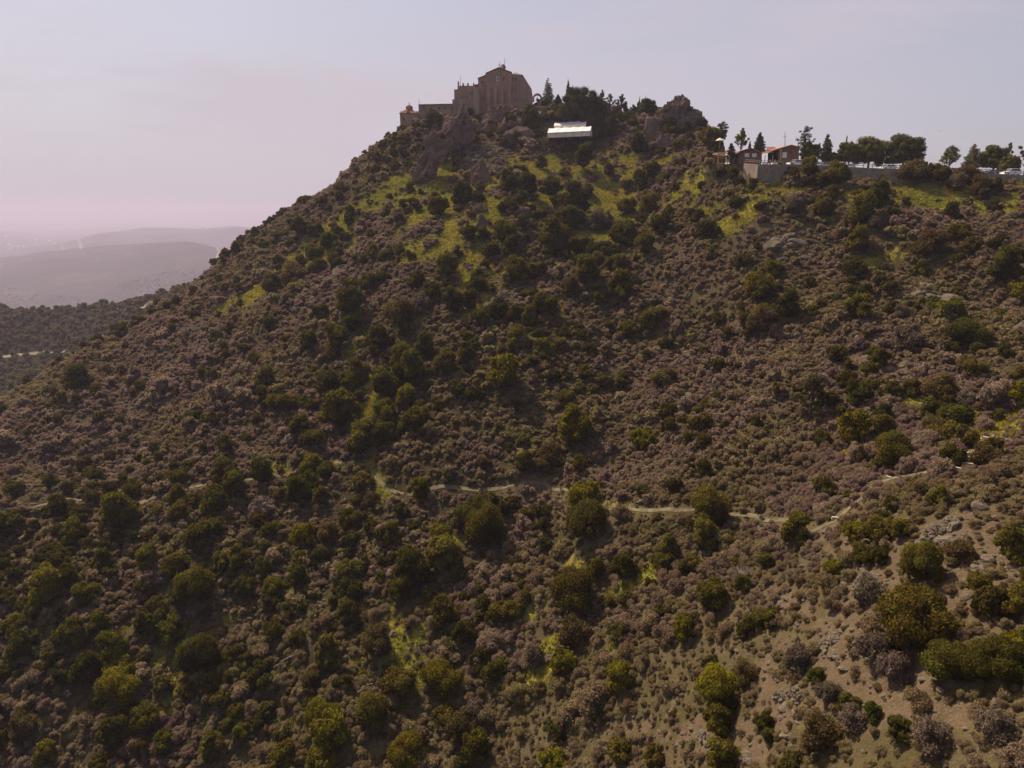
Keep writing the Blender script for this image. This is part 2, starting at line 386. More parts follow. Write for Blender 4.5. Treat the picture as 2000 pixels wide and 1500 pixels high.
# ---------------------------------------------------------------- light and air
SUN_EL, SUN_AZ = R(51), R(-42)      # azimuth from straight ahead, minus is to the left
sv = Vector((math.sin(SUN_AZ)*math.cos(SUN_EL), math.cos(SUN_AZ)*math.cos(SUN_EL), math.sin(SUN_EL)))
sl = bpy.data.lights.new('sun', 'SUN'); sl.energy = SUN_E = 5.0; sl.angle = R(0.6); sl.color = (1, .85, .64)
so = bpy.data.objects.new('sun', sl); col.objects.link(so); so.rotation_euler = sv.to_track_quat('Z', 'Y').to_euler()
w = bpy.data.worlds.new('World'); scene.world = w; w.use_nodes = True
nt = w.node_tree; nt.nodes.clear(); n = N(nt)
out = nt.nodes.new('ShaderNodeOutputWorld')
sky = n('TexSky', {'sky_type': 'NISHITA', 'sun_disc': False, 'sun_elevation': SUN_EL, 'sun_rotation': SUN_AZ,
                   'air_density': 1.0, 'dust_density': 4.0, 'ozone_density': 2.0, 'altitude': 500})
tc = n('TexCoord').outputs['Generated']
cm = n('Mapping', Vector=tc, Rotation=(.2, .35, .5), Scale=(1.0, 3.2, 7.0)).outputs[0]
ci = n.ramp(n.noise(cm, 1.6, 6, .6), .40, .78)
ci2 = n.ramp(n.noise(n('Mapping', Vector=tc, Scale=(1, 1, 4)).outputs[0], 1.3, 3, .5), .3, .75)
sz = n('SeparateXYZ', Vector=tc).outputs[2]
lowf = n.ramp(sz, .30, .0)
dt = n('VectorMath', {'operation': 'DOT_PRODUCT'}, i0=tc, i1=tuple(sv)).outputs['Value']
fwd = n.ramp(dt, -.35, .55)         # high haze glows toward the sun and thins away from it
veil = n.math('MINIMUM', n.math('MULTIPLY', fwd, n.math('ADD', n.math('ADD', n.math('MULTIPLY', ci, .30), n.math('MULTIPLY', ci2, .14)), n.math('ADD', .54, n.math('MULTIPLY', lowf, .3)))), .97)
skyc = n.mix(veil, sky.outputs[0], (5.3, 4.75, 5.3))   # thin high cloud over the clear sky, same physical scale as the sky
bg = n('Background', Color=skyc, Strength=0.068)
nt.links.new(bg.outputs[0], out.inputs[0])
vs = scene.view_settings; scene.display_settings.display_device = 'sRGB'
vs.view_transform = 'Standard'; vs.look = 'None'; vs.gamma = 1; vs.exposure = 0.78
cy = scene.cycles
cy.max_bounces = 5; cy.diffuse_bounces = 2; cy.transmission_bounces = 3; cy.volume_bounces = 1; cy.glossy_bounces = 2
cy.use_adaptive_sampling = True; cy.adaptive_threshold = 0.02; cy.use_denoising = True
try: cy.denoising_prefilter = 'ACCURATE'
except Exception: pass
cy.sample_clamp_indirect = 6

def hazebox(x0, x1, y0, y1, z0, z1):
    mb = MB(); mb.box(((x0+x1)/2, (y0+y1)/2, (z0+z1)/2), (x1-x0, y1-y0, z1-z0))
    m, nt, out = newmat('haze_air'); n = N(nt)
    v = nt.nodes.new('ShaderNodeVolumePrincipled')
    v.inputs['Color'].default_value = (.525, .485, .65, 1); v.inputs['Density'].default_value = HAZE; v.inputs['Anisotropy'].default_value = .25
    nt.links.new(v.outputs[0], out.inputs['Volume'])
    return tag(mb.build('haze', m), kind='stuff')
HAZE = 1.6e-4

# ---------------------------------------------------------------- the hill
NX, NY = len(gx), len(gy)
px, py = proj(XX.ravel(), YY.ravel(), ZZ.ravel())
vis = (XX.ravel() > -460)
near = YY.ravel() < 330
g = zone(GRASS, px, py, .5, 1)*near; bz = zone(BROAD, px, py, .6, 4)*near
g = np.maximum(g, np.clip(bz*(.46+2.4*fbm(XX.ravel()/11, YY.ravel()/11, 3, 140)), 0, 1)); g = g*(1-.4*np.clip((py-1130)/80, 0, 1)*np.clip((760-px)/80, 0, 1))
s = zone(SOIL, px, py, .5, 2)*near
s = np.maximum(s, np.clip(zone([[1800,1250,480,330,-20]], px, py, .3, 6)*(.30+2.2*fbm(XX.ravel()/6, YY.ravel()/6, 3, 150)), 0, .8)*near); rk = zone(ROCK, px, py, .5, 3)*near
GRID = {'g': g.reshape(XX.shape), 's': s.reshape(XX.shape), 'r': rk.reshape(XX.shape)}
def gat(k, x, y):
    j = np.clip(((y-GY0)/GS+.5).astype(int), 0, NY-1); i = np.clip(((x-GX0)/GS+.5).astype(int), 0, NX-1); return GRID[k][j, i]
idx = np.arange(NX*NY).reshape(NY, NX)
quads = np.stack([idx[:-1, :-1], idx[:-1, 1:], idx[1:, 1:], idx[1:, :-1]], -1).reshape(-1, 4)
m, nt, out = newmat('hillside_ground'); n = N(nt)
tc = n('TexCoord').outputs['Object']
def att(k): return n('Attribute', {'attribute_name': k}).outputs['Fac']
n1 = n.noise(tc, .9, 6, .7); n2 = n.noise(tc, .12, 5, .6); n3 = n.noise(tc, 4.5, 6, .75)
base = n.mix(n.ramp(n2, .35, .65), (.080, .065, .026), (.12, .090, .050))
base = n.mix(n.ramp(n1, .5, .7), base, (.125, .11, .03))
grass = n.mix(n.ramp(n1, .35, .65), (.24, .20, .026), (.34, .26, .045))
grass = n.mix(n.ramp(n2, .4, .6), grass, n.mix(n.ramp(n3, .3, .7), (.17, .175, .022), (.26, .24, .034)))
soil = n.mix(n.ramp(n1, .3, .7), (.105, .072, .042), (.160, .112, .068))
soil = n.mix(n.ramp(n3, .5, .75), soil, (.195, .15, .10))
def edge(a): return n.ramp(n.math('ADD', a, n.math('MULTIPLY', n.math('SUBTRACT', n1, .5), .9)), .35, .6)
c = n.mix(edge(att('soil')), base, soil); c = n.mix(edge(att('grass')), c, grass)
c = n.mix(edge(att('wooded')), c, n.mix(n.ramp(n1, .4, .65), (.040, .031, .016), (.075, .058, .026)))
grit = n.noise(tc, 16, 3, .7)
c = n.mix(n.math('MULTIPLY', n.ramp(grit, .50, .70), .6), c, (.24, .185, .13))
c = n.mix(n.math('MULTIPLY', n.ramp(grit, .46, .30), .55), c, (.035, .028, .016))
bp = n('Bump', Strength=.9, Distance=.35, Height=n.math('ADD', n1, n.math('MULTIPLY', n3, .8)))
d = n('BsdfDiffuse', Color=c, Roughness=.8, Normal=bp.outputs[0]); nt.links.new(d.outputs[0], out.inputs[0])
me = npmesh('hillside', np.c_[XX.ravel(), YY.ravel(), ZZ.ravel()], quads, [m], {'grass': g, 'soil': np.maximum(s, rk*.9), 'wooded': np.maximum((~near)*1.0, .75*zone([[300,1200,620,360,-10],[760,900,260,200,0],[1000,600,260,120,0]], px, py, .5, 9)*(1-g))}, smooth=True)
tag(link('hillside', me), kind='structure')

# far country: valley, hazy ridges and the plain out to the horizon
FC = [(-900,1500,560),(0,800,700,),]
FP = []
def fp(px, py, d): a, b = ratio(px, py); FP.append((a, math.log(d), CZ+b*d))
for px_, py_, d in [(0,452,10500),(0,437,18000),(0,428,30000),(120,470,9000),(300,440,16000),(500,432,20000),
  (130,481,6665),(200,466,6510),(310,453,6510),(355,455,6510),(450,449,6510),(510,455,6510),(570,470,6510),(60,486,6665),(0,492,6820),
  (0,497,4650),(100,489,4495),(190,485,4340),(300,477,4262),(370,470,4185),(420,486,4030),(470,523,3720),
  (0,560,3255),(200,560,3177),(400,560,3022),(520,545,2945),(300,484,5425),(440,500,5425),(120,492,5580),(500,475,5580)]: fp(px_, py_, d)
for a in (-2.2, -1.3, -.7, -.4, -.1, .3, .8, 1.5, 2.2):
    for d, z in ((380, -70 if a < -.2 else -30), (640, -120), (900, -200), (1400, -215)):
        FP.append((a, math.log(d), z))
    for d, z in ((6000, -270), (12000, -280), (30000, -280), (90000, -300)):
        if not (-.75 < a < -.3 and d < 9500): FP.append((a, math.log(d), z))
    if a < -.8 or a > -.25:
        FP.append((a, math.log(4000), -180)); FP.append((a, math.log(6500), -160))
FP = np.array(FP); FCo = FP[:, :2]*np.array([4.0, 1.0])
nf = len(FP); K = tps(FCo, FCo)+np.eye(nf)*.003; Pm = np.c_[np.ones(nf), FCo]
fs = np.linalg.solve(np.block([[K, Pm], [Pm.T, np.zeros((3, 3))]]), np.r_[FP[:, 2], np.zeros(3)])
ua = np.linspace(-2.1, 2.1, 360); va = np.linspace(math.log(330), math.log(60000), 420)
UU, VV = np.meshgrid(ua, va); Q = np.c_[UU.ravel()*4, VV.ravel()]
FZ = np.concatenate([tps(q, FCo) @ fs[:nf]+np.c_[np.ones(len(q)), q] @ fs[nf:] for q in np.array_split(Q, 20)]).reshape(UU.shape)
FY = np.exp(VV); FX = UU*FY
rel = np.clip((FY-2200)/800, 0, 1)*np.clip((9500-FY)/2500, 0, 1)
FZ += rel*(120*fbm(FX/650, FY/950, 5, 71)) + 12*fbm(FX/60, FY/60, 3, 77)*np.clip((1800-FY)/400, 0, 1)
FZ += np.clip((FY-7000)/6000, 0, 1)*80*np.clip(fbm(FX/2600, FY/4200, 3, 81)+.05, 0, 1)
far_h = np.exp(-((FY-26000)/3500)**2)*np.clip((UU+.62)/.25, 0, 1)*330*(1+.8*fbm(FX/3000, FY/9000, 4, 90)); FZ += far_h
FZ = np.minimum(FZ, np.where(FY < 480, -58, 1e9))
idx = np.arange(FZ.size).reshape(FZ.shape)
quads = np.stack([idx[:-1, :-1], idx[:-1, 1:], idx[1:, 1:], idx[1:, :-1]], -1).reshape(-1, 4)
m, nt, out = newmat('far_country'); n = N(nt)
tc = n('TexCoord').outputs['Object']
a1 = n.ramp(n.noise(tc, .0016, 6, .65), .4, .6); a2 = n.noise(tc, .02, 5, .7); a3 = n.ramp(n.noise(tc, .00045, 5, .7), .52, .62)
vo = n('TexVoronoi', Vector=tc, Scale=.004)
c = n.mix(a1, (.035, .032, .028), (.07, .06, .05))
c = n.mix(n.ramp(a2, .45, .6), c, (.035, .035, .02))
fld = n.mix(.5, (.20, .17, .10), vo.outputs[1])
fld = n.mix(.8, fld, (.17, .15, .09))
yy = n.ramp(n('SeparateXYZ', Vector=tc).outputs[1], 5200, 9000)
c = n.mix(n.math('MULTIPLY', yy, a3), c, fld)
d = n('BsdfDiffuse', Color=c); nt.links.new(d.outputs[0], out.inputs[0])
me = npmesh('terrain', np.c_[FX.ravel(), FY.ravel(), FZ.ravel()+CZ*0], quads, [m], smooth=True)
tag(link('terrain', me), kind='structure')
def farz(x, y):
    u = x/y; v = math.log(y)
    i = min(max((u-ua[0])/(ua[1]-ua[0]), 0), len(ua)-1.01); j = min(max((v-va[0])/(va[1]-va[0]), 0), len(va)-1.01)
    a, b = int(i), int(j); s, t = i-a, j-b
    return (FZ[b, a]*(1-s)+FZ[b, a+1]*s)*(1-t)+(FZ[b+1, a]*(1-s)+FZ[b+1, a+1]*s)*t
def farhit(px, py, lo=600, hi=50000):
    a, b = ratio(px, py); d = lo
    while d < hi:
        if farz(a*d, d) >= CZ+b*d: return Vector((a*d, d, farz(a*d, d)))
        d *= 1.004
    return None
hazebox(-62000, 62000, -60, 60500, float(min(FZ.min(), ZZ.min()))-1, CZ+66)

# ---------------------------------------------------------------- ribbons: footpath, tracks, road scars
def ribbon(name, P3, width, mat, lift=.06, zfun=zat):
    V = []; Fq = []
    for k, p in enumerate(P3):
        a = P3[max(k-1, 0)]; b = P3[min(k+1, len(P3)-1)]
        t = Vector((b.x-a.x, b.y-a.y, 0)).normalized(); nn = Vector((-t.y, t.x, 0))
        wv = width*(.85+.3*random.random())
        for q in (-.5, 0, .5):
            x = p.x+nn.x*q*wv; y = p.y+nn.y*q*wv
            V.append((x, y, float(zfun(x, y))+lift))
    for k in range(len(P3)-1):
        for j in (0, 1): Fq.append((3*k+j, 3*k+j+1, 3*k+4+j, 3*k+3+j))
    return link(name, npmesh(name, V, Fq, [mat], smooth=True))
def walk(pp, step, hitf=hit, **kw):
    H = [hitf(a, b, **kw) for a, b in pp]; H = [h for h in H if h]
    o = [H[0]]
    for a, b in zip(H, H[1:]):
        k = max(1, int((b-a).length/step))
        for i in range(1, k+1): o.append(a.lerp(b, i/k))
    S = [o[0]]+[(o[i-1]+o[i]*2+o[i+1])/4 for i in range(1, len(o)-1)]+[o[-1]]
    return S
M['path'] = plain('trodden_earth', (.095, .076, .040), .9, 0, .4, .8)
M['track'] = plain('pale_track', (.16, .13, .08), .9, 0, .2, .3)
M['scar'] = plain('bare_road_cut', (.15, .13, .115), .9, 0, .1, .01)
TRAIL = [(0,1003),(60,992),(115,979),(190,980),(240,985),(300,975),(420,945),(520,928),(570,928),(650,905),(715,908),(728,925),(745,950),(772,962),(830,962),(900,957),(985,955),
  (1012,946),(1060,944),(1115,957),(1165,975),(1205,991),(1260,1000),(1330,997),(1390,1000),(1425,1006),(1480,1013),(1535,1020),(1575,1044),(1632,1018),(1700,960),(1735,936),(1800,925),(1870,918),(1890,900),(1905,872),(1925,857),(1950,856),(1975,868),(2010,880),(2060,880)]
trail3 = walk(TRAIL, .8)
tag(ribbon('footpath', trail3, .72, M['path']), kind='structure')
TX = np.array([[p.x, p.y] for p in trail3])
tag(ribbon('dirt_track', walk([(-60,604),(60,606),(110,603),(170,602),(240,603),(330,604)], 3, dmin=330), 3.0, M['track'], .15), kind='structure')
tag(ribbon('dirt_track', walk([(-60,698),(0,694),(60,692),(100,688),(128,684)], 3, dmin=330), 2.6, M['track'], .15), kind='structure')
for pp, wd in (([(150,468),(156,474),(160,486)], 22), ([(412,479),(424,486),(428,495),(421,510)], 12), ([(120,477),(132,489)], 10)):
    r_ = walk(pp, 12, farhit)
    tag(ribbon('road', r_, wd, M['scar'], 1.2, farz), kind='structure')

# ---------------------------------------------------------------- foliage meshes
def _cs(k=3):
    V = []; Fq = []
    for ax in range(3):
        for sgn in (-1, 1):
            b = len(V)
            for i in range(k+1):
                for j in range(k+1):
                    p = [0, 0, 0]; p[ax] = sgn; p[(ax+1) % 3] = (2*i/k-1)*sgn; p[(ax+2) % 3] = 2*j/k-1
                    v = Vector(p).normalized(); V.append(tuple(v))
            for i in range(k):
                for j in range(k):
                    a = b+i*(k+1)+j; Fq.append((a, a+k+1, a+k+2, a+1))
    return np.array(V), np.array(Fq)
CSV, CSF = _cs(3)
def foliage(lobes, nleaf, leaf, seed, core=.8, up=-.45, spread=.6, asp=.65):
    """lobes: rows x y z rx rz; returns verts, quads, tint"""
    r = np.random.default_rng(seed); L = np.array(lobes, float); nl = len(L)
    wgt = (L[:, 3]**2); wgt /= wgt.sum()
    lt = r.random(nl)
    k = r.choice(nl, int(nleaf*1.9), p=wgt)
    d = r.normal(size=(len(k), 3)); d /= np.linalg.norm(d, axis=1)[:, None]
    ok = d[:, 2] > up; k = k[ok]; d = d[ok]
    rad = L[k][:, [3, 3, 4]]
    pos = L[k, :3]+d*rad*(r.uniform(.80, 1.08, len(k))+(r.random(len(k)) < .14)*r.uniform(0, .3, len(k)))[:, None]
    inside = np.zeros(len(k), bool)
    for j in range(nl):
        q = (pos-L[j, :3])/L[j, [3, 3, 4]]
        inside |= ((q*q).sum(1) < .62) & (k != j)
    pos = pos[~inside][:nleaf]; d = d[~inside][:nleaf]; k = k[~inside][:nleaf]; m = len(pos)
    nrm = d+r.normal(size=(m, 3))*spread; nrm /= np.linalg.norm(nrm, axis=1)[:, None]
    t = np.cross(nrm, r.normal(size=(m, 3))); t /= np.linalg.norm(t, axis=1)[:, None]; b = np.cross(nrm, t)
    s = leaf*r.uniform(.55, 1.3, m)[:, None]
    V = np.stack([pos-t*s-b*s*asp*.3, pos+t*s*.2-b*s*asp, pos+t*s+b*s*asp*.3, pos-t*s*.2+b*s*asp], 1).reshape(-1, 3)
    Fq = np.arange(4*m).reshape(m, 4)
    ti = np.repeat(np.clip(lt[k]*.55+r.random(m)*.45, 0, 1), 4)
    if core:
        CV = []; CF = []; o = len(V)
        for j in range(nl):
            CV.append(L[j, :3]+CSV*L[j, [3, 3, 4]]*core*(1+r.normal(size=(len(CSV), 1))*.05)); CF.append(CSF+o); o += len(CSV)
        V = np.concatenate([V]+CV); Fq = np.concatenate([Fq]+CF); ti = np.concatenate([ti, np.full(len(V)-len(ti), .12 if leaf < .075 and nleaf > 2000 else .35)])  # cores tinted darker than the leaves: shade in the gaps put into colour
    return V, Fq, ti
def bush_lobes(seed, w=1.0, h=1.5, nl=16, flat=0):
    r = np.random.default_rng(seed); L = [(0, 0, h*.38, w*.55, h*.34)]
    for i in range(nl):
        a = i*2.399+r.uniform(-.5, .5); e = r.uniform(-.35, 1.0); ce = math.cos(e*1.3)
        q = r.uniform(.42, .78); lr = r.uniform(.18, .44)*w
        z = h*(.40+.42*math.sin(e*1.3)*r.uniform(.8, 1.1))
        z = max(z, lr*.55)
        L.append((math.cos(a)*ce*q*w, math.sin(a)*ce*q*w, z, lr, lr*r.uniform(.75, 1.0)))
    return L
def bush_mesh(name, seed, w=1.0, h=1.5, nl=16, nleaf=3000, leaf=.075, mat='leaf', **kw):
    V, Fq, ti = foliage(bush_lobes(seed, w, h, nl), nleaf, leaf, seed, **kw)
    V[:, 2] = np.maximum(V[:, 2], -.12)
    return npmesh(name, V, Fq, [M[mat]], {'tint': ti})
BUSH = {'round': [bush_mesh('evergreen_bush', 100+i, 1, 1.55+.12*(i % 3), 15+i, 3000, .072) for i in range(6)],
        'wide': [bush_mesh('evergreen_bush', 120+i, 1, 1.2, 18+i, 3200, .07) for i in range(4)],
        'tall': [bush_mesh('evergreen_bush', 140+i, 1, 2.1, 15, 3000, .075) for i in range(3)],
        'fine': [bush_mesh('evergreen_bush', 150+i, 1, 1.35+.1*i, 26, 11000, .038) for i in range(3)],
        'grey': [bush_mesh('grey_shrub', 160+i, 1, 1.25, 22, 3400, .055, core=.7, spread=1.0) for i in range(3)]}
def clump_mesh(seed, nb):
    r = np.random.default_rng(seed); L = []
    for i in range(nb):
        a = r.uniform(0, 6.28); q = (.0 if i == 0 else r.uniform(.42, .62)); sc = r.uniform(.62, .8) if i == 0 else r.uniform(.38, .58)
        for x, y, z, rx, rz in bush_lobes(seed*7+i, 1, r.uniform(1.2, 1.75), 11): L.append((x*sc+math.cos(a)*q, y*sc+math.sin(a)*q, z*sc, rx*sc, rz*sc))
    V, Fq, ti = foliage(L, 4600, .062, seed); V[:, 2] = np.maximum(V[:, 2], -.12)
    return npmesh('evergreen_bush', V, Fq, [M['leaf']], {'tint': ti})
BUSH['clump'] = [clump_mesh(700+i, 3+i % 3) for i in range(7)]
def bare_mesh(seed):
    r = random.Random(seed); mb = MB()
    for i in range(34):
        a = r.uniform(0, 6.28); e = r.uniform(.35, 1.4); p = Vector((0, 0, 0)); d = Vector((math.cos(a)*math.cos(e), math.sin(a)*math.cos(e), math.sin(e)))
        for k in range(3):
            q = p+d*.38; mb.tube(p, q, .022-.006*k, .016-.005*k, 4, cap=False)
            for j in range(3):
                e2 = (d+Vector((r.uniform(-1, 1), r.uniform(-1, 1), r.uniform(-.3, 1)))*.8).normalized()
                mb.tube(p.lerp(q, .5), p.lerp(q, .5)+e2*.35, .012, .006, 3, cap=False)
            d = (d+Vector((r.uniform(-1, 1), r.uniform(-1, 1), r.uniform(-.2, .6)))*.35).normalized(); p = q
    return mb

# ---------------------------------------------------------------- scattered ground cover (one object each)
PROTO = bpy.data.collections.new('cover_sources')
def protos(name, meshes):
    c = bpy.data.collections.new(name)
    for i, me in enumerate(meshes):
        o = bpy.data.objects.new(f'{name}_source_{i:02d}', me); c.objects.link(o)
    return c
def scatter(name, P3, scl, rot, coln, ix=None):
    nn = len(P3)
    me = bpy.data.meshes.new(name); me.vertices.add(nn); me.vertices.foreach_set('co', np.ascontiguousarray(P3, np.float32).ravel())
    for k, a in (('scl', scl), ('rot', rot)):
        at = me.attributes.new(k, 'FLOAT_VECTOR', 'POINT'); at.data.foreach_set('vector', np.ascontiguousarray(a, np.float32).ravel())
    if ix is None: ix = rng.integers(0, len(coln.objects), nn)
    at = me.attributes.new('idx', 'INT', 'POINT'); at.data.foreach_set('value', np.asarray(ix, np.int32))
    ob = bpy.data.objects.new(name, me); col.objects.link(ob)
    ng = bpy.data.node_groups.new(name+'_cover', 'GeometryNodeTree')
    ng.interface.new_socket('Geometry', in_out='INPUT', socket_type='NodeSocketGeometry')
    ng.interface.new_socket('Geometry', in_out='OUTPUT', socket_type='NodeSocketGeometry')
    gi = ng.nodes.new('NodeGroupInput'); go = ng.nodes.new('NodeGroupOutput')
    ci = ng.nodes.new('GeometryNodeCollectionInfo'); ci.inputs['Collection'].default_value = coln
    ci.inputs['Separate Children'].default_value = True; ci.inputs['Reset Children'].default_value = True
    ip = ng.nodes.new('GeometryNodeInstanceOnPoints'); ip.inputs['Pick Instance'].default_value = True
    rv = ng.nodes.new('GeometryNodeInputNamedAttribute'); rv.data_type = 'INT'; rv.inputs[0].default_value = 'idx'
    def na(k):
        q = ng.nodes.new('GeometryNodeInputNamedAttribute'); q.data_type = 'FLOAT_VECTOR'; q.inputs[0].default_value = k; return q.outputs[0]
    L = ng.links.new
    L(gi.outputs[0], ip.inputs['Points']); L(ci.outputs[0], ip.inputs['Instance'])
    L(rv.outputs[0], ip.inputs['Instance Index'])
    e2r = ng.nodes.new('FunctionNodeEulerToRotation'); L(na('rot'), e2r.inputs[0]); L(e2r.outputs[0], ip.inputs['Rotation'])
    L(na('scl'), ip.inputs['Scale']); L(ip.outputs[0], go.inputs[0])
    md = ob.modifiers.new('cover', 'NODES'); md.node_group = ng
    return tag(ob, kind='stuff')
def jgrid(x0, x1, y0, y1, sp):
    a = np.arange(x0, x1, sp); b = np.arange(y0, y1, sp); A, B = np.meshgrid(a, b)
    A = A.ravel()+rng.uniform(-.5, .5, A.size)*sp; B = B.ravel()+rng.uniform(-.5, .5, B.size)*sp
    return A, B
def inframe(x, y, z, mx=160, my=130):
    px, py = proj(x, y, z); return (px > -mx) & (px < 2000+mx) & (py < 1500+my)
def ondist(x, y, D):
    d = np.full(len(x), 1e9)
    for i in range(0, len(TX), 2): d = np.minimum(d, (x-TX[i, 0])**2+(y-TX[i, 1])**2)
    return np.sqrt(d)
